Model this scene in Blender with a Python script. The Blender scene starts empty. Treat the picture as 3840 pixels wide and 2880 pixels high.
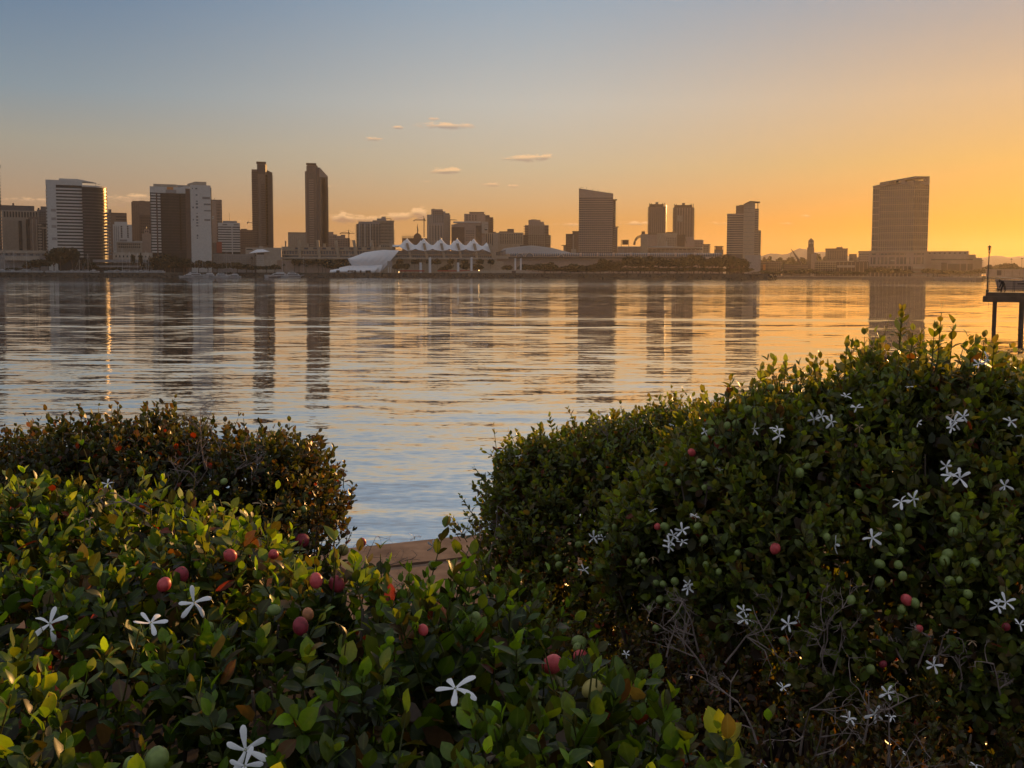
import bpy, math, random
import numpy as np
from mathutils import Vector, Matrix, Euler
random.seed(7); np.random.seed(7)
S = bpy.context.scene
COL = S.collection
R_ = math.radians

# ---------------------------------------------------------------- camera
F = 3733.0                       # focal length in photo pixels (3840 wide)
CAMZ = 4.9                       # eye height above the water
PITCH, ROLL, SHY = R_(4.2), R_(0.149), -138.0
cam = bpy.data.objects.new('camera', bpy.data.cameras.new('camera')); COL.objects.link(cam)
cam.data.sensor_width = 36; cam.data.lens = 36*F/3840
cam.data.shift_y = SHY/3840
cam.data.clip_start = 0.05; cam.data.clip_end = 30000
CM = Matrix.Rotation(math.pi/2-PITCH, 3, 'X') @ Matrix.Rotation(ROLL, 3, 'Z')
cam.matrix_world = Matrix.Translation((0, 0, CAMZ)) @ CM.to_4x4()
S.camera = cam
def ray(px, py):
    return CM @ Vector(((px-1920)/F, (1440+SHY-py)/F, -1.0))
def at(px, py, R):               # point on the pixel's ray at horizontal distance R
    d = ray(px, py); k = R/math.hypot(d.x, d.y)
    return Vector((d.x*k, d.y*k, CAMZ+d.z*k))
def onz(px, py, z=0.0):          # point where the pixel's ray meets height z
    d = ray(px, py); k = (z-CAMZ)/d.z
    return Vector((d.x*k, d.y*k, z))

# ---------------------------------------------------------------- world, sun, exposure
SUN_AZ, SUN_EL = R_(34.0), R_(5.8)
def lin(c): return tuple(((v/255)/12.92 if v/255 <= .04045 else ((v/255+.055)/1.055)**2.4) for v in c[:3])+(1.0,)
W = bpy.data.worlds.new('World'); S.world = W; W.use_nodes = True
nt = W.node_tree; nt.nodes.clear(); N = nt.nodes; L = nt.links
def nd(t, **kw):
    n = N.new(t)
    for k, v in kw.items(): setattr(n, k, v)
    return n
def mth(op, a, b=None, c=None, clamp=False):
    n = nd('ShaderNodeMath', operation=op, use_clamp=clamp)
    for i, v in enumerate((a, b, c)):
        if v is None: continue
        if isinstance(v, (int, float)): n.inputs[i].default_value = v
        else: L.new(v, n.inputs[i])
    return n.outputs[0]
def mixc(f, a, b, bt='MIX'):
    n = nd('ShaderNodeMix', data_type='RGBA', blend_type=bt)
    if isinstance(f, (int, float)): n.inputs[0].default_value = f
    else: L.new(f, n.inputs[0])
    for i, v in ((6, a), (7, b)):
        if isinstance(v, tuple): n.inputs[i].default_value = v
        else: L.new(v, n.inputs[i])
    return n.outputs[2]
tc = nd('ShaderNodeTexCoord'); sp = nd('ShaderNodeSeparateXYZ'); L.new(tc.outputs['Generated'], sp.inputs[0])
el = mth('ARCSINE', mth('MINIMUM', mth('MAXIMUM', sp.outputs[2], -1), 1))
az = mth('ARCTAN2', sp.outputs[0], sp.outputs[1])
dz = mth('ARCCOSINE', mth('COSINE', mth('SUBTRACT', az, SUN_AZ)))
fac = mth('SQRT', mth('MAXIMUM', mth('DIVIDE', el, math.pi/2), 0.0))
def ramp(stops):
    r = nd('ShaderNodeValToRGB'); r.color_ramp.interpolation = 'LINEAR'
    e = r.color_ramp.elements
    for i, (deg, c) in enumerate(stops):
        p = math.sqrt(deg/90.0)
        el_ = e[i] if i < 2 else e.new(p)
        el_.position = p; el_.color = lin(c)
    L.new(fac, r.inputs[0]); return r.outputs[0]
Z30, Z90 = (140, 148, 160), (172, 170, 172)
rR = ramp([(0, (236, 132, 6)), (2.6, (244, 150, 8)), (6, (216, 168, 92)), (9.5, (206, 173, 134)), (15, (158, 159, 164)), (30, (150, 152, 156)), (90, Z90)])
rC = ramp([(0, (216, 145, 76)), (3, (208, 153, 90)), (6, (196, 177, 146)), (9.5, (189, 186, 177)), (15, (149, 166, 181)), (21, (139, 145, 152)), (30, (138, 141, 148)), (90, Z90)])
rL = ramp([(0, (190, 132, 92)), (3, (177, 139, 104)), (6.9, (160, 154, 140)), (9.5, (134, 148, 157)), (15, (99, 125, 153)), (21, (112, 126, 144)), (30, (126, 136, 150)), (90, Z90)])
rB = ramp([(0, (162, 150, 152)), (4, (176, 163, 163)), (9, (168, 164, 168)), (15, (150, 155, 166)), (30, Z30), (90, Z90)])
def mr(v, a, b):
    n = nd('ShaderNodeMapRange', interpolation_type='SMOOTHSTEP'); L.new(v, n.inputs[0])
    n.inputs[1].default_value = R_(a); n.inputs[2].default_value = R_(b); return n.outputs[0]
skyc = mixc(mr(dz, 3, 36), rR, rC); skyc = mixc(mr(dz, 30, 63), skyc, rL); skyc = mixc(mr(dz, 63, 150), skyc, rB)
# small clouds, high above and far behind the city
nz = nd('ShaderNodeTexNoise'); mp = nd('ShaderNodeMapping'); L.new(tc.outputs['Generated'], mp.inputs[0])
mp.inputs['Scale'].default_value = (120, 120, 330); L.new(mp.outputs[0], nz.inputs[0])
nz.inputs['Scale'].default_value = 1.0; nz.inputs['Detail'].default_value = 7; nz.inputs['Roughness'].default_value = .66
CL = [(1677, 472, 95, 12, 1), (1640, 446, 40, 6, .6), (1494, 478, 28, 7, .8), (1400, 521, 34, 8, .8), (1965, 594, 70, 13, 1), (2040, 588, 40, 12, .9),
      (1905, 596, 30, 7, .7), (1665, 643, 60, 12, 1), (1700, 640, 30, 12, 1), (1850, 692, 40, 8, .7), (1920, 698, 40, 7, .6), (1600, 682, 25, 6, .5),
      (2400, 838, 90, 9, .7), (2690, 838, 60, 8, .6), (2150, 842, 90, 9, .5), (2945, 838, 30, 6, .5), (3020, 810, 25, 6, .5),
      (470, 752, 80, 26, .6), (520, 735, 60, 12, .6), (1290, 820, 60, 18, 1), (1285, 805, 16, 14, 1), (1380, 822, 70, 14, .8), (1500, 812, 60, 16, 1),
      (1575, 800, 36, 24, 1), (1560, 792, 18, 16, 1), (1640, 790, 26, 10, .8), (120, 750, 120, 12, .5), (900, 830, 60, 10, .4), (1250, 700, 260, 10, .25), (1340, 560, 240, 8, .2)]
mask = None; up = None
for (px, py, wx, wy, st) in CL:
    d = ray(px, py).normalized(); a0, e0 = math.atan2(d.x, d.y), math.asin(d.z)
    u = mth('DIVIDE', mth('SUBTRACT', az, a0), wx/F); v = mth('DIVIDE', mth('SUBTRACT', el, e0), wy/F)
    g = mth('MULTIPLY', mth('EXPONENT', mth('MULTIPLY', mth('ADD', mth('MULTIPLY', u, u), mth('MULTIPLY', v, v)), -1.0)), st)
    uu = mth('MULTIPLY', g, v)
    mask = g if mask is None else mth('MAXIMUM', mask, g)
    up = uu if up is None else mth('ADD', up, uu)
cm = nd('ShaderNodeMapRange', interpolation_type='SMOOTHSTEP'); L.new(mth('ADD', mth('MULTIPLY', mask, .50), mth('MULTIPLY', nz.outputs[0], 1.15)), cm.inputs[0])
cm.inputs[1].default_value = .68; cm.inputs[2].default_value = .96
cmask = mth('MULTIPLY', cm.outputs[0], mth('MINIMUM', mth('MULTIPLY', mask, 3.0), 1.0))
lit = mth('ADD', mth('MULTIPLY', up, 1.6), .55, clamp=True)
ccol = mixc(lit, mixc(.55, skyc, lin((150, 120, 112))), mixc(.75, skyc, lin((255, 205, 150))))
skyc = mixc(mth('MULTIPLY', cmask, .85), skyc, ccol)
st = nd('ShaderNodeTexSky', sky_type='NISHITA'); st.sun_disc = False; st.sun_elevation = SUN_EL; st.sun_rotation = SUN_AZ; st.air_density = 1; st.dust_density = 1
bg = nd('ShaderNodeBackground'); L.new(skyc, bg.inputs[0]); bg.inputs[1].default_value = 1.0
bg2 = nd('ShaderNodeBackground'); L.new(st.outputs[0], bg2.inputs[0]); bg2.inputs[1].default_value = 0.002
ad = nd('ShaderNodeAddShader'); L.new(bg.outputs[0], ad.inputs[0]); L.new(bg2.outputs[0], ad.inputs[1])
ow = nd('ShaderNodeOutputWorld'); L.new(ad.outputs[0], ow.inputs[0])
W.cycles.sampling_method = 'MANUAL'; W.cycles.sample_map_resolution = 512

sun = bpy.data.objects.new('sun', bpy.data.lights.new('sun', 'SUN')); COL.objects.link(sun)
sun.data.energy = 5.0; sun.data.angle = R_(.6); sun.data.color = (1.0, .52, .17)
sd = Vector((math.sin(SUN_AZ)*math.cos(SUN_EL), math.cos(SUN_AZ)*math.cos(SUN_EL), math.sin(SUN_EL)))
sun.rotation_euler = sd.to_track_quat('Z', 'Y').to_euler()
S.view_settings.view_transform = 'Standard'; S.view_settings.look = 'None'
S.view_settings.exposure = 0.0; S.view_settings.gamma = 1.0; S.view_settings.use_curve_mapping = False
c = S.cycles; c.use_denoising = True; c.max_bounces = 8; c.diffuse_bounces = 3; c.glossy_bounces = 3; c.transmission_bounces = 4
c.transparent_max_bounces = 6; c.volume_bounces = 1; c.sample_clamp_indirect = 6; c.sample_clamp_direct = 0; c.caustics_reflective = False; c.caustics_refractive = False
c.use_adaptive_sampling = True; c.adaptive_threshold = 0.015
S.render.film_transparent = False

# ---------------------------------------------------------------- materials
MAT = {}
def mat(name, col, rough=.8, var=.12, scale=.4, spec=.3, metal=0.0, bump=0.0, emit=None, col2=None, detail=4):
    if name in MAT: return MAT[name]
    m = bpy.data.materials.new(name); m.use_nodes = True
    n_, l_ = m.node_tree.nodes, m.node_tree.links
    b = n_['Principled BSDF']; b.inputs['Roughness'].default_value = rough; b.inputs['Metallic'].default_value = metal
    b.inputs['Specular IOR Level'].default_value = spec
    g = n_.new('ShaderNodeNewGeometry'); t = n_.new('ShaderNodeTexNoise'); t.inputs['Scale'].default_value = scale; t.inputs['Detail'].default_value = detail
    l_.new(g.outputs['Position'], t.inputs['Vector'])
    r = n_.new('ShaderNodeValToRGB'); e = r.color_ramp.elements
    e[0].position = .3; e[1].position = .7
    c2 = col2 or tuple(min(1, v*(1+var)) for v in col)
    e[0].color = tuple(v*(1-var) for v in col)+(1,); e[1].color = tuple(c2)+(1,)
    l_.new(t.outputs[0], r.inputs[0]); l_.new(r.outputs[0], b.inputs['Base Color'])
    if bump:
        bp = n_.new('ShaderNodeBump'); bp.inputs['Strength'].default_value = bump; l_.new(t.outputs[0], bp.inputs['Height']); l_.new(bp.outputs[0], b.inputs['Normal'])
    if emit:
        b.inputs['Emission Color'].default_value = tuple(emit[:3])+(1,); b.inputs['Emission Strength'].default_value = emit[3]
    MAT[name] = m; return m
M_white = mat('white_concrete', (.50, .48, .45), .7, .08)
M_cream = mat('cream_concrete', (.37, .31, .25), .75, .1)
M_beige = mat('beige_stucco', (.36, .30, .24), .8, .12)
M_tan = mat('tan_stone', (.34, .27, .20), .8, .12)
M_brown = mat('brown_granite', (.17, .115, .085), .6, .15)
M_dbrown = mat('dark_brown_cladding', (.10, .065, .05), .5, .15)
M_grey = mat('grey_concrete', (.27, .25, .24), .8, .12)
M_dgrey = mat('dark_grey_concrete', (.13, .12, .12), .8, .12)
M_rose = mat('rose_concrete', (.33, .24, .19), .75, .1)
M_red = mat('red_cladding', (.30, .07, .05), .7, .1)
M_glass = mat('dark_window_glass', (.020, .021, .024), .3, .25, .15, .2, .0)
M_char = mat('charcoal_band', (.045, .04, .04), .7, .2, .3)
M_glassb = mat('bluish_window_glass', (.05, .07, .09), .12, .25, .2, .7, .0)
M_glassw = mat('bronze_window_glass', (.07, .05, .04), .14, .2, .15, .7, .2)
M_mirror = mat('sunlit_mirror_glass', (.075, .05, .022), .20, .05, .2, .8, .9)  # warm tint put in to gild the sun glints
M_metal = mat('pale_metal_roof', (.20, .19, .19), .45, .06, .3, .5, .4)
M_dark = mat('dark_painted_steel', (.03, .03, .03), .5, .15, 1.0)
M_sail = mat('white_tent_fabric', (.66, .66, .68), .6, .03, .2)
M_boat = mat('white_gelcoat', (.42, .42, .43), .3, .04, .5, .5)
M_navy = mat('dark_navy_paint', (.03, .035, .06), .35, .1, .5, .5)
M_mast = mat('bare_aluminium', (.5, .5, .5), .4, .05, 1, .5, .6)
M_rock = mat('wet_dark_rock', (.040, .030, .024), .9, .4, .8)
M_land = mat('harbour_ground', (.055, .045, .035), .95, .25, .05)
M_lawn = mat('dry_lawn', (.08, .09, .035), .95, .3, .1)
M_hill = mat('dry_hills', (.16, .13, .10), 1, .25, .004)
M_leafd = mat('dark_tree_leaves', (.032, .032, .014), .7, .35, .3)
M_bark = mat('tree_bark', (.10, .075, .055), .9, .3, 3)
M_conc = mat('weathered_pier_concrete', (.105, .075, .055), .9, .25, 1.6, bump=.3)
M_lamp = mat('lit_lamp_globe', (.9, .7, .4), .5, .0, emit=(1, .55, .2, 9))
M_pane = mat('lantern_glass', (.6, .55, .45), .2, .05, 3, .5)
M_cloth = mat('dark_clothing', (.022, .018, .018), .9, .3, 8)
M_skin = mat('skin', (.32, .18, .12), .6, .1, 10)
M_hair = mat('dark_hair', (.02, .015, .012), .7, .3, 20)
M_redt = mat('red_tarpaulin', (.35, .05, .03), .7, .1)
M_ochre = mat('ochre_wall_and_reflection', (.55, .24, .08), .8, .1)

# ---------------------------------------------------------------- mesh helpers
class MB:
    def __init__(s): s.v = []; s.f = []
    def add(s, vs, fs):
        o = len(s.v); s.v += [tuple(p) for p in vs]; s.f += [tuple(i+o for i in q) for q in fs]; return s
    def box(s, x0, x1, y0, y1, z0, z1):
        return s.add([(x0, y0, z0), (x1, y0, z0), (x1, y1, z0), (x0, y1, z0), (x0, y0, z1), (x1, y0, z1), (x1, y1, z1), (x0, y1, z1)],
                     [(0, 3, 2, 1), (4, 5, 6, 7), (0, 1, 5, 4), (1, 2, 6, 5), (2, 3, 7, 6), (3, 0, 4, 7)])
    def prism(s, pts, z0, z1):
        a = sum(pts[i][0]*pts[(i+1) % len(pts)][1]-pts[(i+1) % len(pts)][0]*pts[i][1] for i in range(len(pts)))
        if a < 0: pts = pts[::-1]
        n = len(pts)
        zf = (lambda p: z1(p)) if callable(z1) else (lambda p: z1)
        return s.add([(x, y, z0) for x, y in pts]+[(p[0], p[1], zf(p)) for p in pts],
                     [tuple(range(n))[::-1], tuple(range(n, 2*n))]+[(i, (i+1) % n, n+(i+1) % n, n+i) for i in range(n)])
    def tube(s, pts, rad, n=6, cap=True):
        pts = [Vector(p) for p in pts]; rad = rad if isinstance(rad, (list, tuple)) else [rad]*len(pts)
        vs = []; fs = []
        for i, p in enumerate(pts):
            t = (pts[min(i+1, len(pts)-1)]-pts[max(i-1, 0)]).normalized()
            a = t.cross(Vector((0, 0, 1)) if abs(t.z) < .9 else Vector((1, 0, 0))).normalized(); b = t.cross(a)
            vs += [p+(a*math.cos(2*math.pi*k/n)+b*math.sin(2*math.pi*k/n))*rad[i] for k in range(n)]
        for i in range(len(pts)-1):
            fs += [(i*n+k, i*n+(k+1) % n, (i+1)*n+(k+1) % n, (i+1)*n+k) for k in range(n)]
        if cap: fs += [tuple(range(n)), tuple(range((len(pts)-1)*n, len(pts)*n))[::-1]]
        return s.add(vs, fs)
    def grid(s, fn, nu, nv):
        vs = [fn(i/nu, j/nv) for j in range(nv+1) for i in range(nu+1)]
        return s.add(vs, [(j*(nu+1)+i, j*(nu+1)+i+1, (j+1)*(nu+1)+i+1, (j+1)*(nu+1)+i) for j in range(nv) for i in range(nu)])
    def mesh(s, name, m, smooth=False):
        me = bpy.data.meshes.new(name); me.from_pydata(s.v, [], s.f); me.materials.append(m)
        if smooth: me.polygons.foreach_set('use_smooth', [True]*len(me.polygons))
        me.update(); return me
    def build(s, name, m, parent=None, smooth=False):
        return link(name, s.mesh(name, m, smooth), parent)
def link(name, me, parent=None, loc=None, scale=None, rot=None):
    o = bpy.data.objects.new(name, me); COL.objects.link(o)
    if parent is not None: o.parent = parent
    if loc is not None: o.location = loc
    if scale is not None: o.scale = scale
    if rot is not None: o.rotation_euler = rot
    return o
def tag(o, label=None, cat=None, group=None, kind=None):
    if label: o['label'] = label
    if cat: o['category'] = cat
    if group: o['group'] = group
    if kind: o['kind'] = kind
    return o
def empty(name, loc, rz=0.0, label=None, cat=None, group=None):
    o = bpy.data.objects.new(name, None); COL.objects.link(o); o.location = loc; o.rotation_euler = (0, 0, rz); o.empty_display_size = .2
    return tag(o, label, cat, group)
def ctree(o, parent=None):
    q = o.copy(); COL.objects.link(q)
    if parent is not None: q.parent = parent
    for ch in list(o.children): ctree(ch, q)
    return q
UNIT = {}
def unit(m):                      # unit cube, base centre at x=0, front at y=0, bottom z=0
    if m.name not in UNIT: UNIT[m.name] = MB().box(-.5, .5, 0, 1, 0, 1).mesh('block', m)
    return UNIT[m.name]
LANDZ = 6.0
SC = 1.12                         # city set back behind the shore
def landz(px): return LANDZ if px < 2895 else 3.2
class T:                           # a building, laid out in photo pixels at its own distance
    def __init__(s, name, label, cat, xc, R, zb=None, group=None, yaw=0.0):
        R = R*SC if R > 800 else R; zb = landz(xc) if zb is None else zb
        d = ray(xc, 1030); s.azi = math.atan2(d.x, d.y); s.R = R; s.xc = xc; s.zb = zb
        s.o = empty(name, (R*math.sin(s.azi), R*math.cos(s.azi), zb), -s.azi+yaw, label, cat, group)
        s.sx = R*math.cos(s.azi)**2/F      # metres per pixel across
    def X(s, px): return (px-s.xc)*s.sx
    def Z(s, py): return at(s.xc, py, s.R).z-s.zb
    def box(s, name, x0, x1, y0, y1, m, yf=0.0, d=24.0, parent=None):   # y0 top pixel, y1 bottom pixel (None: the ground)
        z1 = s.Z(y0); z0 = 0 if y1 is None else s.Z(y1)
        a, b = s.X(x0), s.X(x1)
        return link(name, unit(m), parent or s.o, ((a+b)/2, yf, z0), (b-a, d, z1-z0))
    def rows(s, name, x0, x1, y0, y1, n, frac, m, yf=-.5, d=.7, parent=None):
        for i in range(n):
            t = y0+(y1-y0)*(i+.5)/n; h = (y1-y0)/n*frac/2
            s.box(name, x0, x1, t-h, t+h, m, yf, d, parent)
    def cols(s, name, x0, x1, y0, y1, n, frac, m, yf=-.5, d=.7, parent=None):
        for i in range(n):
            t = x0+(x1-x0)*(i+.5)/n; h = (x1-x0)/n*frac/2
            s.box(name, t-h, t+h, y0, y1, m, yf, d, parent)
    def wins(s, x0, x1, y0, y1, nx, ny, fx, fy, m=None, yf=-.18, d=.3, name='window'):
        for j in range(ny):
            for i in range(nx):
                cx = x0+(x1-x0)*(i+.5)/nx; cy = y0+(y1-y0)*(j+.5)/ny
                hx = (x1-x0)/nx*fx/2; hy = (y1-y0)/ny*fy/2
                s.box(name, cx-hx, cx+hx, cy-hy, cy+hy, m or M_glass, yf, d)
    def prism(s, name, pts, y0, y1, m, parent=None):     # pts (pixel, metres of depth)
        z0 = 0 if y1 is None else s.Z(y1)
        z1 = (lambda p: s.Z(y0(p[0]/s.sx+s.xc))) if callable(y0) else s.Z(y0)
        return MB().prism([(s.X(a), b) for a, b in pts], z0, z1).build(name, m, parent or s.o)
    def prows(s, name, pts, y0, y1, n, frac, m, parent=None):
        pitch = (y1-y0)/n; h = (s.Z(0)-s.Z(pitch*frac))
        me = MB().prism([(s.X(a), b) for a, b in pts], 0, h).mesh(name, m)
        for i in range(n): link(name, me, parent or s.o, (0, 0, s.Z(y0+pitch*(i+.5+frac/2))))
    def poly(s, name, pts, m, yf=0.0, d=10.0, parent=None):   # outline in pixels, extruded in depth
        v = [(s.X(a), s.Z(b)) for a, b in pts]; n = len(v)
        ar = sum(v[i][0]*v[(i+1) % n][1]-v[(i+1) % n][0]*v[i][1] for i in range(n))
        if ar < 0: v = v[::-1]
        return MB().add([(x, yf, z) for x, z in v]+[(x, yf+d, z) for x, z in v], [tuple(range(n)), tuple(range(n, 2*n))[::-1]]+[(i+n, (i+1) % n+n, (i+1) % n, i) for i in range(n)]).build(name, m, parent or s.o)
    def bar(s, name, p, q, r, m, y=0.0, parent=None, n=5):
        a = (s.X(p[0]), y, s.Z(p[1])); b = (s.X(q[0]), y, s.Z(q[1]))
        return MB().tube([a, b], r, n).build(name, m, parent or s.o)

# ---------------------------------------------------------------- setting: water, land, hills
def water_material():
    m = bpy.data.materials.new('bay_water'); m.use_nodes = True
    n_, l_ = m.node_tree.nodes, m.node_tree.links
    b = n_['Principled BSDF']; b.inputs['Base Color'].default_value = (.012, .020, .026, 1)
    b.inputs['Roughness'].default_value = .035; b.inputs['IOR'].default_value = 1.33
    g = n_.new('ShaderNodeNewGeometry')
    tot = None
    ln_ = n_.new('ShaderNodeVectorMath'); ln_.operation = 'LENGTH'; l_.new(g.outputs['Position'], ln_.inputs[0])
    lee = n_.new('ShaderNodeMapRange'); l_.new(ln_.outputs['Value'], lee.inputs[0]); lee.inputs[1].default_value = 18; lee.inputs[2].default_value = 90; lee.inputs[3].default_value = 1.0; lee.inputs[4].default_value = .35   # wind ripples die out off the near bank
    def vm(op, a, bb=None, sc=None):
        q = n_.new('ShaderNodeVectorMath'); q.operation = op
        for i, v in enumerate((a, bb)):
            if v is None: continue
            if isinstance(v, tuple): q.inputs[i].default_value = v
            else: l_.new(v, q.inputs[i])
        if sc is not None: q.inputs['Scale'].default_value = sc
        return q.outputs[0]
    # (scale per metre x, y, slope x, slope y, detail, rotation)
    for (fx, fy, ax, ay, det, rot) in [(.02, .06, .015, .035, 2, .06), (.08, .36, .014, .055, 2, -.05), (.26, 1.0, .030, .125, 2, .06), (1.1, 3.6, .030, .10, 2, -.10), (3.6, 9.5, .030, .095, 2, .14)]:
        mp = n_.new('ShaderNodeMapping'); mp.inputs['Scale'].default_value = (fx, fy, 1); mp.inputs['Rotation'].default_value = (0, 0, rot)
        l_.new(g.outputs['Position'], mp.inputs['Vector'])
        t = n_.new('ShaderNodeTexNoise'); t.noise_dimensions = '2D'; t.inputs['Scale'].default_value = 1; t.inputs['Detail'].default_value = det; t.inputs['Roughness'].default_value = .45
        l_.new(mp.outputs[0], t.inputs['Vector'])
        v = vm('SUBTRACT', t.outputs['Color'], (.5, .5, .5)); v = vm('MULTIPLY', v, (ax, ay, 0))
        if fx > 1:
            q = n_.new('ShaderNodeVectorMath'); q.operation = 'SCALE'; l_.new(v, q.inputs[0]); l_.new(lee.outputs[0], q.inputs['Scale']); v = q.outputs[0]
        tot = v if tot is None else vm('ADD', tot, v)
    # calmer and rougher patches of wind on the bay
    mp = n_.new('ShaderNodeMapping'); mp.inputs['Scale'].default_value = (.004, .012, 1); l_.new(g.outputs['Position'], mp.inputs['Vector'])
    t = n_.new('ShaderNodeTexNoise'); t.noise_dimensions = '2D'; t.inputs['Scale'].default_value = 1; t.inputs['Detail'].default_value = 3; l_.new(mp.outputs[0], t.inputs['Vector'])
    r = n_.new('ShaderNodeMapRange'); r.inputs[1].default_value = .35; r.inputs[2].default_value = .68; r.inputs[3].default_value = .55; r.inputs[4].default_value = 1.25
    l_.new(t.outputs[0], r.inputs[0])
    far = n_.new('ShaderNodeMapRange'); l_.new(ln_.outputs['Value'], far.inputs[0]); far.inputs[1].default_value = 130; far.inputs[2].default_value = 520; far.inputs[3].default_value = 1.0; far.inputs[4].default_value = 2.3   # breezier open bay
    fm = n_.new('ShaderNodeMath'); fm.operation = 'MULTIPLY'; l_.new(far.outputs[0], fm.inputs[0]); l_.new(r.outputs[0], fm.inputs[1])
    q = n_.new('ShaderNodeVectorMath'); q.operation = 'SCALE'; l_.new(tot, q.inputs[0]); l_.new(fm.outputs[0], q.inputs['Scale'])
    # wakes of passing boats: long low swells leaning towards this shore
    sx = n_.new('ShaderNodeSeparateXYZ'); l_.new(g.outputs['Position'], sx.inputs[0])
    def mm(op, a, bb):
        k = n_.new('ShaderNodeMath'); k.operation = op
        for i, v in enumerate((a, bb)):
            if isinstance(v, (int, float)): k.inputs[i].default_value = v
            else: l_.new(v, k.inputs[i])
        return k.outputs[0]
    tw = None
    for (y0, sl, wd, am) in ((109, .02, 4.0, .030), (97, .015, 2.5, -.012), (91, .03, 2.2, .022), (150, -.03, 6, .012), (230, .02, 16, .018), (450, .01, 70, .016)):
        e = mm('DIVIDE', mm('SUBTRACT', mm('SUBTRACT', sx.outputs[1], mm('MULTIPLY', sx.outputs[0], sl)), mm('ADD', mm('MULTIPLY', t.outputs[0], y0*.12), y0*.94)), wd)
        e = mm('MULTIPLY', mm('EXPONENT', mm('MULTIPLY', mm('MULTIPLY', e, e), -1.0), 0), -am)
        tw = e if tw is None else mm('ADD', tw, e)
    cw = n_.new('ShaderNodeCombineXYZ'); l_.new(tw, cw.inputs[1])
    nrm = vm('NORMALIZE', vm('ADD', vm('ADD', q.outputs[0], cw.outputs[0]), (0, 0, 1)))
    l_.new(nrm, b.inputs['Normal'])
    gl = n_.new('ShaderNodeBsdfGlossy'); gl.inputs['Roughness'].default_value = .03; gl.inputs['Color'].default_value = (.93, .94, .95, 1); l_.new(nrm, gl.inputs['Normal'])
    mx = n_.new('ShaderNodeMixShader'); mx.inputs[0].default_value = .84; l_.new(b.outputs[0], mx.inputs[1]); l_.new(gl.outputs[0], mx.inputs[2])
    l_.new(mx.outputs[0], n_['Material Output'].inputs['Surface'])
    return m
XB = 3600.0
me = MB().add([(-XB, -30, 0), (XB, -30, 0), (XB, 5600, 0), (-XB, 5600, 0)], [(0, 1, 2, 3)]).mesh('water', water_material())
tag(link('water', me), 'calm rippled bay water reflecting the skyline', None, None, 'structure')

SHORE = [(-1200, 1036.6), (-400, 1037.6), (0, 1038.6), (685, 1040), (700, 1039.3), (1115, 1040.2), (1130, 1041.2), (1500, 1042.5), (2000, 1044.5), (2500, 1047.3), (2780, 1049.6), (2880, 1050.3), (2906, 1050),
         (2910, 1046.6), (3230, 1048), (3500, 1052), (3660, 1056), (3682, 1056.3), (3690, 1047.5), (4300, 1049), (5400, 1052)]
sh = [onz(a, b, 0.0) for a, b in SHORE]
def inland(p, d, z):
    q = Vector((p.x, p.y, 0)); k = 1+d/q.length
    return (q.x*k, q.y*k, z)
mb = MB(); n = len(sh)
for i in range(n-1):
    a, b = sh[i], sh[i+1]
    za, zb_ = landz(SHORE[i][0]), landz(SHORE[i+1][0])
    prof = [(0, -.6, 0), (3, 1.2, 0), (9, 0, 1), (60, 0, 1), (700, .5, 1)]
    for (d0, z0, k0), (d1, z1, k1) in zip(prof, prof[1:]):
        mb.add([inland(a, d0, z0+k0*za), inland(b, d0, z0+k0*zb_), inland(b, d1, z1+k1*zb_), inland(a, d1, z1+k1*za)], [(0, 1, 2, 3)])
    aa, bb = inland(a, 700, za+.5), inland(b, 700, zb_+.5)
    mb.add([aa, bb, (max(-3500, min(3500, bb[0]*1.6)), 5500, zb_+.5), (max(-3500, min(3500, aa[0]*1.6)), 5500, za+.5)], [(0, 1, 2, 3)])
land = mb.build('land', M_land); tag(land, 'flat harbour land behind the rocky shoreline', None, None, 'structure')
# riprap along the far shore
rk = MB(); rng = np.random.RandomState(3)
for i in range(1, n-2):
    a, b = sh[i], sh[i+1]; seg = (b-a).length
    for k in range(int(seg*3.2)):
        p = a.lerp(b, rng.rand()); t = rng.rand(); d = t*9.0; z = -.3+t*(landz(SHORE[i][0])+.3)
        q = Vector(inland(p, d, z)); r = .35+.75*rng.rand()**2
        rv = rng.randn(6, 3)*.25
        base = [(1, 0, 0), (-1, 0, 0), (0, 1, 0), (0, -1, 0), (0, 0, .8), (0, 0, -.8)]
        rk.add([(q.x+(c0[0]+e[0])*r, q.y+(c0[1]+e[1])*r, q.z+(c0[2]+e[2])*r) for c0, e in zip(base, rv)],
               [(0, 2, 4), (2, 1, 4), (1, 3, 4), (3, 0, 4), (2, 0, 5), (1, 2, 5), (3, 1, 5), (0, 3, 5)])
tag(rk.build('riprap', M_rock), 'dark boulders of the riprap along the far shore', 'rocks', None, 'stuff')
# hills far inland
def hz(px):
    pk = [(-600, 1002), (0, 1000), (900, 1004), (2300, 985), (2660, 968), (2720, 962), (2850, 956), (2930, 950), (2998, 936), (3080, 948), (3160, 957), (3500, 975), (3690, 965), (3760, 962), (3840, 959), (4100, 955), (4600, 985)]
    return float(np.interp(px, [p[0] for p in pk], [p[1] for p in pk]))
mb = MB(); NX = 240; rows_ = 7
hv = []
for j in range(rows_):
    t = j/(rows_-1)
    for i in range(NX+1):
        px = -600+5200*i/NX; d = at(px, 1000, 1.0); R = 4300+700*t
        top = at(px, hz(px)+3*math.sin(px*.02)+2*math.sin(px*.051+1), 5000).z
        z = LANDZ+(top-LANDZ)*(math.sin(t*math.pi/2)**1.5)*(1+.06*math.sin(i*1.3+j))
        q = at(px, 1000, R); hv.append((max(-3500, min(3500, q.x)), q.y, z))
mb.add(hv, [(j*(NX+1)+i, j*(NX+1)+i+1, (j+1)*(NX+1)+i+1, (j+1)*(NX+1)+i) for j in range(rows_-1) for i in range(NX)])
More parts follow.
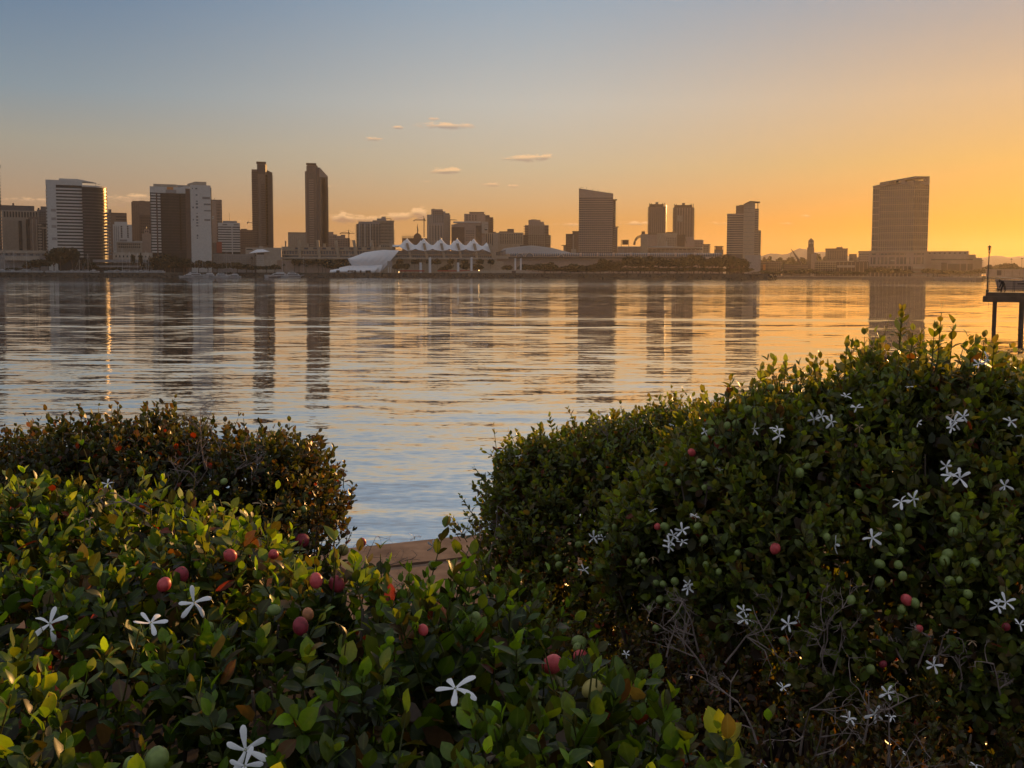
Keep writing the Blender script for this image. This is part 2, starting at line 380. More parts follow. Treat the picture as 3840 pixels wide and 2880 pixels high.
tag(mb.build('hills', M_hill, None, True), 'pale hazy hills on the horizon behind the city', None, None, 'structure')

# haze over the bay and the city
hz_m = bpy.data.materials.new('warm_morning_haze'); hz_m.use_nodes = True
n_, l_ = hz_m.node_tree.nodes, hz_m.node_tree.links; n_.clear()
o_ = n_.new('ShaderNodeOutputMaterial'); v_ = n_.new('ShaderNodeVolumePrincipled')
v_.inputs['Color'].default_value = (.95, .80, .62, 1); v_.inputs['Density'].default_value = 4.2e-5; v_.inputs['Anisotropy'].default_value = .62
l_.new(v_.outputs[0], o_.inputs['Volume'])
hzb = MB().box(-XB-20, XB+20, -42, 5640, -2.0, 185.0).build('haze', hz_m)
tag(hzb, 'thin warm morning haze over the bay and the city', None, None, 'stuff')

# ---------------------------------------------------------------- skyline, left to right
def hotel_far_left():
    t = T('apartment_tower', 'dark slender tower with balcony edges, cut off beside the grey stepped hotel', 'tower', -40, 1240)
    t.box('wall', -95, 12, 626, None, M_dbrown, 0, 24); t.box('roof', -95, 16, 616, 622, M_dgrey, -1, 26); t.box('parapet', -90, 6, 622, 626, M_grey, 0, 20)
    t.rows('balcony', -95, 14, 640, 1000, 30, .28, M_dgrey, -1.4, 3)
    t = T('hotel', 'wide grey stepped hotel with dark attic, left of the white banded curved tower', 'building', 90, 1330)
    t.box('wall', 14, 152, 790, None, M_beige); t.box('roof', 12, 137, 771, 790, M_dgrey, 2, 20); t.box('roof_box', 55, 62, 762, 771, M_dgrey, 5, 4)
    t.wins(20, 150, 792, 818, 12, 1, .55, .8); t.cols('bay', 17, 150, 822, 945, 9, .22, M_cream, -1.0, 1.2); t.rows('floor_band', 17, 150, 822, 945, 10, .25, M_beige, -.4, .6)
    t.box('window_strip', 76, 88, 828, 942, M_glass, -1.2, .4); t.box('window_strip', 104, 118, 822, 942, M_glass, -1.15, .4); t.box('glass_bay', 112, 150, 812, 942, M_glassw, -.8, .5)
    t = T('apartment_block', 'dark stepped block with small roof boxes behind the grey hotel', 'building', 168, 1420)
    t.box('wall', 146, 192, 786, None, M_dgrey); t.box('wall', 160, 192, 774, 786, M_dgrey, 1, 15); t.box('roof_box', 149, 156, 780, 786, M_dark, 3, 6)
    t.wins(148, 186, 792, 835, 5, 5, .6, .55)
    t = T('hotel_wing', 'cream striped wing beside the white banded curved tower', 'building', 168, 1262)
    t.box('wall', 148, 186, 838, None, M_glass); t.rows('floor_band', 148, 162, 838, 945, 10, .5, M_cream); t.rows('floor_band', 176, 187, 850, 945, 9, .5, M_cream); t.box('parapet', 162, 186, 852, 858, M_cream, -.4, 8); t.cols('pier', 148, 186, 842, 945, 3, .12, M_cream, -.7, .8)
    t = T('hotel_podium', 'long low white podium with flat awning in front of the grey hotel', 'building', 85, 1235)
    t.box('wall', -120, 185, 941, None, M_grey, 2, 30); t.box('parapet', -120, 184, 939, 949, M_beige, 0, 30); t.box('awning', 22, 150, 961, 977, M_cream, -7, 8)
    t.cols('pillar', 24, 150, 977, None, 6, .08, M_grey, -5, 1); t.cols('window', -60, 180, 951, 958, 10, .55, M_glassb, 1.6, .3)
hotel_far_left()

def hotel_curved():
    t = T('hotel_tower', 'white banded hotel tower with dark curved glass end catching the sun', 'tower', 300, 1230)
    t.box('wall', 184, 318, 690, None, M_glass, 0, 24)
    t.prism('parapet', [(183, -.8), (232, -.8), (318, -.8), (318, 20), (183, 20)], 678, 696, M_white)
    t.prism('roof', [(232, 2), (300, 1), (360, 8), (372, 16), (232, 18)], lambda px: 671+(max(px-290, 0)/90)**2*14, 680, M_white)
    t.box('end_panel', 186, 220, 690, None, M_white, -.9, 1.2)
    t.rows('floor_band', 220, 317, 704, 968, 22, .52, M_white, -.8, 1.2)
    t.rows('balcony', 182, 187, 712, 940, 19, .5, M_white, -1.2, 3)
    for y in (786, 818, 846, 892): t.box('panel_window', 200, 218, y, y+10, M_grey, -1.0, .3)
    cx, cy, rx, ry = 316, 20.0, 95, 24.0
    arc = lambda e: [(cx+(rx+e/t.sx)*math.sin(a), cy-(ry+e)*math.cos(a)) for a in np.linspace(0, math.pi*.85, 22)]+[(cx, cy+16)]
    t.prism('curved_glass', arc(0), 698, None, M_glass)
    t.prows('floor_band', arc(.5), 716, 968, 22, .26, M_dgrey)
    t.prism('crown_band', arc(.7), 695, 701, M_white)
    # mirror strips added on the rounded end to throw the sun glint
    for y in np.linspace(697, 832, 12):
        t.prism('glint_facet', [(cx+(rx+2.0)*math.sin(a), cy-(ry+.62)*math.cos(a)) for a in np.linspace(math.pi*.30, math.pi*.42, 5)]+[(cx, cy)], y, y+7.6, M_mirror)
    t.rows('balcony', 402, 422, 790, 958, 14, .35, M_grey, 8, 10)
    t.bar('antenna', (368, 700), (370, 684), .25, M_dark, 8); t.bar('antenna', (376, 688), (386, 686), .25, M_dark, 9)
hotel_curved()

def mid_left():
    t = T('office_block', 'brown flat office block behind the white block with two window columns', 'building', 446, 1650)
    t.box('wall', 410, 481, 800, None, M_brown); t.box('roof', 414, 480, 798, 803, M_dbrown, -.5, 20); t.box('roof_box', 412, 424, 785, 798, M_dgrey, 4, 8)
    t.rows('window_band', 440, 480, 808, 840, 3, .4, M_glass, -.3, .5)
    t = T('office_block', 'white block with two dark window columns beside the brown tower', 'building', 460, 1480)
    t.box('wall', 428, 499, 842, None, M_white); t.box('parapet', 434, 482, 832, 842, M_white, 1, 18)
    t.wins(455, 465, 846, 892, 1, 7, .6, .7); t.wins(479, 488, 846, 892, 1, 7, .6, .7); t.cols('pier', 430, 452, 848, 940, 3, .4, M_grey)
    t = T('office_tower', 'brown office tower with darker stepped lower block left of the twin-slab hotel', 'tower', 535, 1560)
    t.box('wall', 499, 572, 758, None, M_brown); t.box('roof', 503, 572, 754, 759, M_dbrown, 1, 20); t.box('roof_box', 530, 550, 752, 755, M_dgrey, 4, 8)
    t.box('lower_block', 528, 572, 806, None, M_dbrown, -4, 10); t.cols('rib', 500, 530, 764, 940, 4, .18, M_dbrown); t.wins(531, 570, 812, 930, 5, 11, .6, .5, None, -4.2)
    t = T('civic_building', 'low cream civic hall with small arched windows and a rounded gable', 'building', 490, 1330)
    t.box('wall', 440, 536, 908, None, M_cream); t.box('cornice', 439, 537, 905, 909, M_white, -.6, 20); t.wins(446, 530, 913, 920, 11, 1, .5, .8); t.wins(446, 530, 923, 930, 11, 1, .5, .8)
    t.prism('gable', [(508, 2), (536, 2), (536, 12), (508, 12)], lambda px: 876+((px-522)/14)**2*26, 906, M_tan); t.box('roof', 452, 480, 898, 906, M_metal, 4, 10)
    t = T('bell_tower', 'small ornate pinkish tower top rising behind the civic hall', 'tower', 554, 1370)
    t.box('shaft', 536, 572, 876, None, M_rose); t.box('belfry', 544, 564, 860, 876, M_rose, 2, 6); t.wins(546, 562, 864, 872, 2, 1, .5, .8, None, 1.8); t.prism('cap', [(545, 3), (563, 3), (563, 7), (545, 7)], 857, 860, M_dbrown); t.bar('finial', (553, 857), (553, 850), .3, M_mast, 5)
    t = T('terrace_building', 'long low pale terrace with flat roof behind the moored sailboats', 'building', 500, 1200)
    t.box('wall', 350, 575, 986, None, M_dgrey, 2, 20); t.prism('roof', [(352, -5), (572, -5), (560, 12), (370, 12)], lambda px: 974, 984, M_metal); t.box('fascia', 350, 575, 996, 1003, M_grey, -4, 6); t.cols('pillar', 354, 572, 985, None, 14, .1, M_dark, -3, .8)
    t.box('upper_wall', 425, 575, 946, 975, M_cream, 16, 14); t.wins(430, 570, 956, 966, 10, 1, .35, .7, None, 15.8)
mid_left()

def hotel_twin_slab():
    t = T('hotel_tower', 'hotel of two slabs, dark concave banded front beside a tall pale blank slab', 'tower', 650, 1225)
    front = [(570, -1), (600, 2.2), (640, 4.6), (680, 4.6), (700, 2.6), (718, -1), (718, 22), (570, 22)]
    off = lambda e: [(a, b-e) if b < 20 else (a, b) for a, b in front]
    t.prism('glass_front', front, 724, None, M_glass)
    t.prism('crown', off(.6), lambda px: 701-(4 if px > 690 else 0), 724, M_white)
    t.prows('floor_band', off(.7), 726, 950, 21, .22, M_char)
    t.rows('floor_band', 571, 592, 726, 950, 21, .55, M_white, -1.2, 5); t.rows('floor_band', 597, 608, 726, 950, 21, .55, M_white, 0.2, 4)
    t.box('pilaster', 592, 597, 724, None, M_dbrown, -.4, 4); t.box('roof', 583, 671, 690, 702, M_beige, 6, 14); t.box('roof', 672, 716, 692, 700, M_grey, 5, 14)
    t.box('sky_reflection', 633, 657, 701, 711, M_ochre, 3.4, .6); t.box('crown_step', 621, 668, 711, 724, M_grey, 3.3, 1)  # orange box paints the warm sky reflected in the penthouse glass
    for i in range(20):
        y = 727+i*10.6
        t.prism('glint_facet', [(679, .6), (684.2, 4.4), (684.2, 6), (679, 6)], y, y+7.4, M_mirror)  # facets added, angled to throw a vertical sun glint
    t.box('dark_return', 702, 720, 706, None, M_dbrown, -1.5, 16)
    t.box('blank_slab', 720, 797, 692, None, M_white, -3, 20); t.box('roof', 736, 782, 678, 692, M_beige, 2, 12); t.prism('roof_slope', [(710, 2), (736, 2), (736, 12), (710, 12)], lambda px: 687-(px-710)*.3, 695, M_beige)
    t.box('edge_bay', 793, 800, 700, None, M_mirror, -2.6, 10)
    for (a, b, y0, y1) in [(740, 747, 727, 732), (727, 730, 703, 708), (739, 747, 703, 708), (740, 748, 751, 755), (740, 748, 760, 767), (740, 748, 773, 780), (727, 732, 774, 780), (742, 746, 797, 801), (740, 748, 808, 815), (740, 748, 821, 827), (727, 732, 821, 825),
                           (740, 748, 832, 837), (740, 748, 843, 848), (741, 747, 879, 886), (741, 746, 890, 894), (765, 794, 736, 744), (770, 796, 761, 767), (771, 796, 786, 790), (771, 794, 820, 826)]:
        t.box('window', a, b, y0, y1, M_glassb, -3.2, .4)
    t = T('office_tower', 'narrow grey brown tower with fine window columns behind the pale blank slab', 'tower', 818, 1520)
    t.box('wall', 790, 837, 750, None, M_rose); t.box('roof', 800, 836, 749, 752, M_dgrey, -.4, 18); t.cols('window_strip', 816, 836, 756, 930, 4, .4, M_glass); t.rows('floor_band', 815, 837, 756, 930, 16, .3, M_rose, -.6, .4); t.bar('antenna', (806, 749), (812, 742), .3, M_dark, 6)
    t.box('sign_panel', 799, 806, 811, 822, M_white, -.4, .5); t.box('sign_recess', 801, 804, 814, 819, M_dark, -.5, .3)
    t = T('office_block', 'white office block with nine dark window bands and a thin antenna', 'building', 862, 1420)
    t.box('wall', 821, 903, 838, None, M_glass); t.box('attic', 821, 903, 836, 850, M_white, -1, 24); t.box('penthouse', 839, 892, 828, 837, M_grey, 3, 14); t.rows('floor_band', 821, 903, 852, 946, 10, .6, M_white, -1, 2)
    t.box('pier', 871, 875, 850, None, M_white, -1.2, 1.6); t.bar('antenna', (864, 828), (864, 797), .25, M_dark, 8); t.box('sign_letters', 838, 856, 841, 845, M_dgrey, -1.3, .3); t.box('sign_letters', 880, 898, 841, 844, M_dgrey, -1.3, .3)
    t = T('apartment_block', 'dark brown block with small windows between the white office and the twin-wing tower', 'building', 925, 1580)
    t.box('wall', 900, 952, 862, None, M_brown); t.box('roof_box', 906, 930, 858, 863, M_brown, 2, 12); t.wins(906, 948, 868, 935, 6, 8, .5, .5)
    t = T('low_building', 'red brown annex wall at the foot of the narrow grey tower', 'building', 822, 1290)
    t.box('wall', 800, 834, 908, None, M_glassw, 1, 12); t.box('red_wall', 814, 834, 907, 948, M_red, 0, 3); t.box('parapet', 798, 815, 906, 910, M_beige, 0, 10)
hotel_twin_slab()

def twin_towers():
    t = T('residential_tower', 'slender brown tower with raised central bay and a bright sun-glint edge', 'tower', 988, 1400)
    t.box('wall', 950, 974, 636, None, M_brown, 0, 24); t.box('wall', 1004, 1027, 645, None, M_dbrown, 2, 22); t.prism('shoulder', [(1006, 2), (1027, 2), (1027, 20), (1006, 20)], lambda px: 636+max(0, px-1019)*1.3, 648, M_dbrown)
    t.prism('central_bay', [(971, -1), (976, -5), (1000, -5), (1006, -1), (1006, 22), (971, 22)], 614, None, M_brown)
    t.prism('attic', [(970, -1.6), (976, -5.6), (1001, -5.6), (1007, -1.6), (1007, 22), (970, 22)], 620, 654, M_dbrown)
    t.box('crown', 968, 1004, 608, 612, M_dbrown, -6, 24); t.box('crown_post', 970, 972, 612, 618, M_dark, -5, 1); t.box('crown_post', 1000, 1002, 612, 618, M_dark, -5, 1)
    t.rows('floor_band', 949, 972, 645, 925, 34, .4, M_dbrown, -.9, 1.2); t.rows('balcony', 984, 1000, 690, 925, 28, .45, M_dbrown, -6.2, 1.4); t.rows('balcony', 1022, 1029, 655, 925, 32, .35, M_brown, .5, 10)
    for i in range(22):
        y = 656+i*12; t.prism('glint_facet', [(1002.5, -5.6), (1008, -.9), (1008, 1), (1002.5, 1)], y, y+10.5, M_mirror)  # facets added beside the bay, turned to catch the sun as a glint
    t = T('residential_tower', 'slender brown tower with a slanted glass shoulder and flat crown slab', 'tower', 1192, 1390)
    t.box('wall', 1148, 1160, 642, None, M_rose, 3, 20)
    t.prism('main_shaft', [(1154, 0), (1196, -2), (1196, 22), (1154, 22)], 622, None, M_brown)
    t.prism('slant_bay', [(1190, -3), (1203, -4), (1233.5, 2), (1233.5, 20), (1190, 20)], lambda px: 629+max(0, px-1203)*1.08, None, M_glassw)
    t.prism('slant_edge', [(1202, -4.4), (1234, 1.6), (1234, 2.6), (1202, -3.4)], lambda px: 627+max(0, px-1203)*1.08, 664, M_rose)
    t.box('crown_post', 1158, 1192, 616, 622, M_rose, 4, 12); t.box('crown', 1153, 1191, 612, 615, M_dbrown, 0, 20)
    t.rows('floor_band', 1149, 1158, 650, 925, 33, .4, M_rose, 2.2, 2); t.rows('balcony', 1163, 1180, 672, 925, 30, .45, M_rose, -1.9, 1.8); t.rows('balcony', 1226, 1235, 700, 925, 27, .35, M_dbrown, -1.0, 12)
    t.box('corner_pier', 1193, 1200, 632, None, M_dbrown, -4.2, 2); t.cols('mullion', 1204, 1226, 668, 925, 6, .14, M_dbrown, -3.0, 3)
    t = T('apartment_block', 'low beige block with vertical piers left of the slanted tower', 'building', 1115, 1620)
    t.box('wall', 1082, 1150, 874, None, M_tan); t.box('roof', 1082, 1150, 871, 875, M_dgrey, 0, 16); t.cols('pier', 1086, 1148, 880, 928, 9, .4, M_cream); t.box('chimney', 1070, 1075, 903, 925, M_tan, 2, 3)
    t = T('apartment_block', 'brown block stepping down to the right of the slanted tower', 'building', 1272, 1600)
    for a, b, y in [(1230, 1252, 870), (1252, 1265, 879), (1265, 1280, 884), (1280, 1296, 880), (1296, 1313, 892)]: t.box('wall', a, b, y, None, M_rose, 0, 20)
    t.wins(1236, 1310, 896, 930, 12, 5, .5, .55); t.wins(1236, 1262, 884, 894, 4, 2, .5, .55)
    t = T('scaffold', 'open scaffold frame beside the stepped brown block and the crane', 'scaffold', 1317, 1590)
    t.cols('pole', 1312, 1324, 898, None, 4, .14, M_rose, 0, 1); t.rows('deck', 1311, 1324, 900, 926, 6, .2, M_rose, -.5, 3)
twin_towers()

def crane(xm, ytop, ybase, xl, xr, yj, R, label):
    t = T('tower_crane', label, 'crane', xm, R, group='tower cranes over the building sites')
    r = .35
    for dx in (-1.6, 1.6): t.bar('mast', (xm+dx, ytop+8), (xm+dx, ybase), r, M_dark, 0)
    nb = 9
    for i in range(nb):
        y0 = ytop+8+(ybase-ytop-8)*i/nb; y1 = ytop+8+(ybase-ytop-8)*(i+1)/nb
        t.bar('mast_brace', (xm-1.6, y0), (xm+1.6, y1), r*.6, M_dark, 0)
    t.bar('apex', (xm, yj), (xm-.5, ytop), .7, M_dark); t.bar('jib', (xl, yj), (xr, yj), .45, M_dark); t.bar('jib', (xl+4, yj-2.4), (xm+4, yj-2.4), .3, M_dark)
    for i in range(6):
        a = xl+4+(xm-xl-4)*i/6; t.bar('jib_brace', (a, yj), (a+3, yj-2.4), .22, M_dark)
    t.bar('tie', (xm, ytop), (xl+4, yj-2), .12, M_dark, n=4); t.bar('tie', (xm, ytop), (xr-3, yj), .12, M_dark, n=4)
    t.box('counterweight', xl, xl+3, yj, yj+4, M_dark, -.6, 1.4); t.box('cab', xm+1.5, xm+5, yj-1, yj+2.5, M_dark, -.8, 1.6)
crane(1309, 862, 930, 1276, 1331, 875, 1590, 'dark tower crane beside the open scaffold frame')
crane(1591, 811, 890, 1552, 1599, 826, 1640, 'dark tower crane above the site with the thin upright sculpture')
def luff():
    t = T('tower_crane', 'small crane jib poking out left of the brown tower with sun-glint edge', 'crane', 938, 1700, group='tower cranes over the building sites')
    t.bar('jib', (930, 834), (962, 836), .5, M_dark); t.box('counterweight', 930, 934, 832, 839, M_dark, -.6, 1.4); t.bar('apex', (936, 834), (937, 828), .4, M_dark); t.bar('mast', (958, 836), (958, 930), .8, M_dark)
    t = T('tower_crane', 'thin crane jib poking out between the stepped tower and the cinema block', 'crane', 1700, 1800, group='tower cranes over the building sites')
    t.bar('jib', (1685, 825), (1714, 825), .5, M_dark); t.bar('jib', (1688, 822.5), (1706, 822.5), .25, M_dark); t.bar('mast', (1688, 825), (1688, 900), .8, M_dark); t.box('counterweight', 1684, 1687, 824, 829, M_dark, -.5, 1.2)
luff()

def middle():
    t = T('apartment_block', 'pale twin-part tower still under construction with open floor slabs', 'building', 1408, 1470)
    t.box('wall', 1338, 1428, 840, None, M_dgrey, 1, 22); t.box('wall', 1346, 1424, 831, 840, M_grey, 1, 18); t.rows('floor_slab', 1333, 1428, 842, 926, 15, .22, M_cream, -1.2, 3); t.cols('column', 1341, 1426, 838, 926, 8, .22, M_cream, -1.6, 1.6); t.cols('rail_band', 1341, 1400, 840, 924, 3, .12, M_white, -2, 2)
    t.box('wall', 1415, 1478, 828, None, M_tan, 4, 22); t.box('roof_slab', 1399, 1480, 826, 829, M_cream, 2, 22); t.box('penthouse', 1415, 1450, 818, 827, M_grey, 6, 12); t.box('penthouse', 1432, 1448, 811, 818, M_grey, 8, 8)
    t.rows('floor_slab', 1424, 1479, 832, 926, 17, .26, M_cream, 2.6, 2); t.rows('balcony', 1476, 1481, 860, 926, 11, .3, M_cream, 2, 8); t.wins(1428, 1474, 834, 926, 9, 8, .45, .5, None, 3.4)
    t.bar('roof_frame', (1450, 819), (1468, 819), .4, M_dark, 6); t.bar('roof_frame', (1468, 819), (1468, 828), .4, M_dark, 6)
    t = T('unfinished_building', 'half-built dark frame with a domed top and thin upright sculpture', 'building', 1560, 1700)
    t.box('wall', 1509, 1602, 893, None, M_dbrown); t.rows('floor_slab', 1507, 1550, 884, 898, 3, .3, M_dbrown, -1, 4); t.cols('rebar', 1510, 1550, 878, 890, 6, .1, M_dark, 0, .5)
    t.prism('dome', [(1551, 0), (1558, 0), (1566, 0), (1574, 0), (1581, 0), (1581, 10), (1551, 10)], lambda px: 873.5+((px-1566)/15)**2*12, 894, M_dbrown)
    MB().tube([(t.X(1566), 3, t.Z(876)), (t.X(1567.5), 3, t.Z(862)), (t.X(1565.5), 3, t.Z(850)), (t.X(1567.5), 3, t.Z(838))], [.9, 1.4, .8, .1], 6).build('sculpture', M_dark, t.o)
    t = T('residential_tower', 'stepped grey tower with balconies behind the white tent peaks', 'tower', 1645, 1520)
    t.box('wall', 1602, 1688, 805, None, M_grey, 0, 24); t.box('wall', 1618, 1661, 784, 806, M_rose, 3, 16); t.box('wall', 1661, 1671, 792, 806, M_grey, 4, 12); t.box('wall', 1671, 1686, 799, 806, M_dgrey, 2, 16)
    t.box('roof_box', 1623, 1631, 782, 785, M_dgrey, 5, 5)
    t.rows('floor_band', 1602, 1624, 810, 905, 14, .3, M_tan, -.5, .8); t.rows('balcony', 1664, 1690, 806, 905, 15, .35, M_tan, -1.4, 3); t.wins(1624, 1664, 790, 836, 6, 6, .5, .55)
    t.cols('light_pier', 1604, 1664, 841, None, 6, .4, M_cream, -.9, 1.2); t.wins(1606, 1662, 846, 900, 5, 8, .5, .5, None, -.3)
    t = T('cinema_block', 'broad brown block with a curved pale roof edge and a beige billboard', 'building', 1760, 1440)
    t.prism('wall', [(1693, 2), (1720, 0), (1800, 0), (1818, 4), (1818, 24), (1693, 24)], lambda px: 843-min(1, max(0, (px-1693)/40))*9, None, M_rose)
    t.box('roof_edge', 1700, 1802, 831, 835, M_white, -1.2, 20); t.box('dark_mass', 1693, 1742, 852, None, M_dbrown, -1, 4); t.box('dark_return', 1784, 1806, 846, None, M_dbrown, -.8, 6); t.box('pier', 1778, 1784, 836, None, M_rose, -1.4, 3)
    t.wins(1746, 1778, 862, 905, 5, 5, .5, .4); t.box('billboard', 1806, 1830, 831, 875, M_cream, -2, 1.2); t.box('billboard_mark', 1817, 1827, 854, 864, M_dark, -2.2, .3); t.box('billboard_screen', 1818, 1828, 855, 858, M_white, -2.35, .3)
    for (a, b, y) in [(1815, 1819, 843), (1819, 1823, 841), (1823, 1829, 842.5)]: t.box('billboard_script', a, b, y, y+1.6, M_dgrey, -2.2, .3)
    t = T('apartment_block', 'tall brown block with step-down right wing behind the beige billboard', 'building', 1795, 1560)
    t.box('wall', 1741, 1820, 802, None, M_rose); t.box('wall', 1761, 1815, 795.5, 803, M_rose, 2, 16); t.box('wall', 1815, 1836, 807, None, M_brown, 1, 20); t.box('wall', 1832, 1849, 814, None, M_dbrown, 2, 20); t.box('roof', 1760, 1816, 794.5, 796.5, M_dgrey, 1, 18)
    t.wins(1746, 1790, 806, 828, 4, 3, .3, .7); t.rows('balcony', 1834, 1851, 820, 900, 12, .35, M_brown, -.4, 3); t.box('roof_box', 1822, 1834, 806, 808, M_dgrey, 3, 8)
    t = T('apartment_block', 'long beige mid-rise with piers and a small penthouse box', 'building', 1890, 1500)
    t.box('wall', 1817, 1872, 873, None, M_cream, 0, 20); t.box('wall', 1868, 1962, 872, None, M_tan, -1, 20); t.box('penthouse', 1902, 1927, 858, 873, M_brown, 4, 10); t.box('roof_box', 1826, 1860, 869, 874, M_dbrown, 4, 10); t.box('roof_box', 1872, 1902, 867, 873, M_brown, 3, 10)
    t.cols('window_strip', 1820, 1850, 876, 920, 4, .4, M_glass, -.3, .5); t.wins(1874, 1958, 877, 914, 10, 7, .5, .55, None, -1.3)
    t = T('residential_tower', 'stepped beige tower with tall pale piers behind the vaulted hall roof', 'tower', 2012, 1540)
    t.box('wall', 1961, 2064, 881, None, M_brown, 1, 24); t.box('wall', 1968, 2056, 844, 882, M_rose, 1, 22); t.box('wall', 1981, 2026, 824, 845, M_rose, 3, 18); t.box('wall', 2026, 2039, 831, 845, M_rose, 3, 16); t.box('roof_box', 1990, 2012, 822, 825, M_dgrey, 6, 8)
    t.cols('pier', 1980, 2044, 840, None, 8, .25, M_cream, -.6, 1.8); t.rows('floor_band', 1980, 2044, 845, 915, 11, .3, M_tan, -.2, 1.2); t.rows('balcony', 2040, 2057, 846, 880, 6, .4, M_dbrown, -.6, 3); t.rows('balcony', 1963, 1980, 846, 916, 11, .35, M_dbrown, -.4, 2); t.rows('balcony', 2046, 2066, 884, 916, 5, .35, M_tan, -.8, 3)
middle()

# ---------------------------------------------------------------- convention hall by the water
def hall():
    t = T('convention_hall', 'long low convention hall with slanted fins under a row of white tent peaks', 'building', 1560, 1260)
    t.box('base_wall', 1063, 1860, 969, None, M_tan, 4, 50); t.box('terrace', 1050, 1860, 966, 972, M_cream, -2, 10)
    t.box('glass_front', 1063, 1850, 940, 968, M_glassb, 8, 40); t.box('parapet', 1063, 1482, 927, 942, M_tan, 5, 46); t.box('ledge', 1063, 1480, 955, 959, M_tan, 5, 4); t.box('ledge', 1480, 1850, 953, 957, M_tan, 5, 4)
    t.wins(1104, 1400, 929.5, 937, 9, 1, .42, .9, M_navy, 4.6); t.cols('mullion', 1063, 1480, 942, 956, 40, .16, M_tan, 7.2, .8); t.cols('mullion', 1490, 1850, 956, 967, 48, .14, M_tan, 7.2, .8)
    def fin(xt, xb, yt, yb, w):
        a = MB(); vs = []
        for (x, y) in ((xb-w*.35, yb), (xb+w*.6, yb), (xt+w*.5, yt), (xt-w*.5, yt)): vs.append((t.X(x), t.Z(y)))
        a.add([(p[0], -1.0, p[1]) for p in vs]+[(p[0], 7.0, p[1]) for p in vs], [(0, 1, 2, 3), (7, 6, 5, 4), (0, 4, 5, 1), (1, 5, 6, 2), (2, 6, 7, 3), (3, 7, 4, 0)])
        a.build('slanted_fin', M_tan, t.o)
    for xt, xb in [(1126, 1131), (1196, 1202), (1262, 1272), (1329, 1338), (1395, 1403), (1465, 1473)]: fin(xt, xb, 902, 968, 10)
    for xt, xb in [(1527, 1540), (1590, 1601), (1655, 1666), (1716, 1730), (1779, 1790), (1836, 1853)]: fin(xt, xb, 912, 970, 9.5)
    for a, b in [(1150, 1158), (1213, 1221)]: t.box('roof_box', a, b, 914, 928, M_tan, 14, 6)
    t.box('roof_hut', 1420, 1470, 918, 928, M_cream, 12, 8); t.wins(1428, 1462, 919, 927, 5, 1, .6, .7, None, 11.8)
    cx = [1466, 1527, 1590, 1655, 1716, 1779, 1840]
    for k in range(6):
        x0, x1 = cx[k], cx[k+1]
        def fn(u, v, x0=x0, x1=x1, k=k):
            px = x0+(x1-x0)*u
            tri = 1-abs(2*u-1)
            yb = 946-13*tri if k not in (0, 5) else 946-13*tri-(18*(1-u) if k == 0 else 0)
            ybase = yb+(918-yb)*min(1, v/.45) if v < .45 else 918+8*(v-.45)/.55
            ybase -= 2*math.sin(math.pi*u)*0
            h = 0.0
            for (uu, vv, A, rr) in ((0, .42, 27, .48), (1, .42, 27, .48), (-.18, .85, 25, .42), (.82, .85, 25, .42), (1.82, .85, 25, .42)):
                if (k == 0 and uu <= 0) or (k == 5 and uu >= 1): continue
                dd = math.hypot((u-uu), (v-vv)*.75)/rr
                h = max(h, A*max(0, 1-dd)**1.6)
            py = ybase-h
            if k == 5: py += 9*u*v
            return (t.X(px), -1.5+26*v, t.Z(py))
        MB().grid(fn, 28, 20).build('tent_canopy', M_sail, t.o, True)
        t.bar('arch_rib', (x0+4, 945), ((x0+x1)/2, 934), .35, M_dgrey, -1.4); t.bar('arch_rib', ((x0+x1)/2, 934), (x1-4, 945), .35, M_dgrey, -1.4)
    for k in range(1, 6):
        t.bar('canopy_mast', (cx[k], 899), (cx[k], 890.5), .22, M_mast, 9.4)
    t = T('exhibition_hall', 'long glass barrel-vaulted hall with arched portals and a broad grey faceted roof', 'building', 2250, 1270)
    t.box('base_wall', 1860, 2700, 972, None, M_rose, 3, 50); t.box('ledge', 1850, 2700, 962, 972, M_cream, 0, 50); t.box('lower_window_band', 1905, 2640, 963.5, 970, M_glass, -.25, .4)
    prof = [(0, 962), (-.0, 955), (1.6, 950.5), (4.5, 949.2), (9, 948.6), (9, 962)]
    vs = MB(); pts = [(y, t.Z(p)) for y, p in prof]
    vs.add([(t.X(1912), y, z) for y, z in pts]+[(t.X(2700), y, z) for y, z in pts], [(i, i+1, 7+i, 6+i) for i in range(5)]+[(5, 4, 3, 2, 1, 0), (6, 7, 8, 9, 10, 11)])
    vs.build('glass_vault', M_glassb, t.o)
    ribm = MB(); w = .35; pp = [(y-.3, z+.25) for y, z in pts[:5]]
    ribm.add([(s*w, y, z) for s in (-1, 1) for y, z in pp], [(i, i+1, 6+i, 5+i) for i in range(4)])
    rib = ribm.mesh('vault_rib', M_rose)
    for px in np.arange(1918, 2690, 8.2): link('vault_rib', rib, t.o, (t.X(px), 0, 0))
    for px in (2177, 2240, 2300, 2365, 2430, 2530, 2600): link('vault_rib', rib, t.o, (t.X(px), -.3, .3), (3.0, 1.05, 1.0))
    for px, r in [(1949, 14.5), (1985, 16.5), (2104, 10.5)]:
        for rr, m, yy, nm in ((r, M_cream, -2.2, 'arch_portal'), (r-2.4, M_glassb, -2.6, 'arch_glass')):
            p2 = [(t.X(px)+rr*t.sx*math.cos(a), t.Z(964)+rr*t.sx*math.sin(a)) for a in np.linspace(0, math.pi, 15)]
            MB().add([(x, yy, z) for x, z in p2]+[(x, 6, z) for x, z in p2], [tuple(range(15))[::-1]]+[(i, i+1, 16+i, 15+i) for i in range(14)]).build(nm, m, t.o)
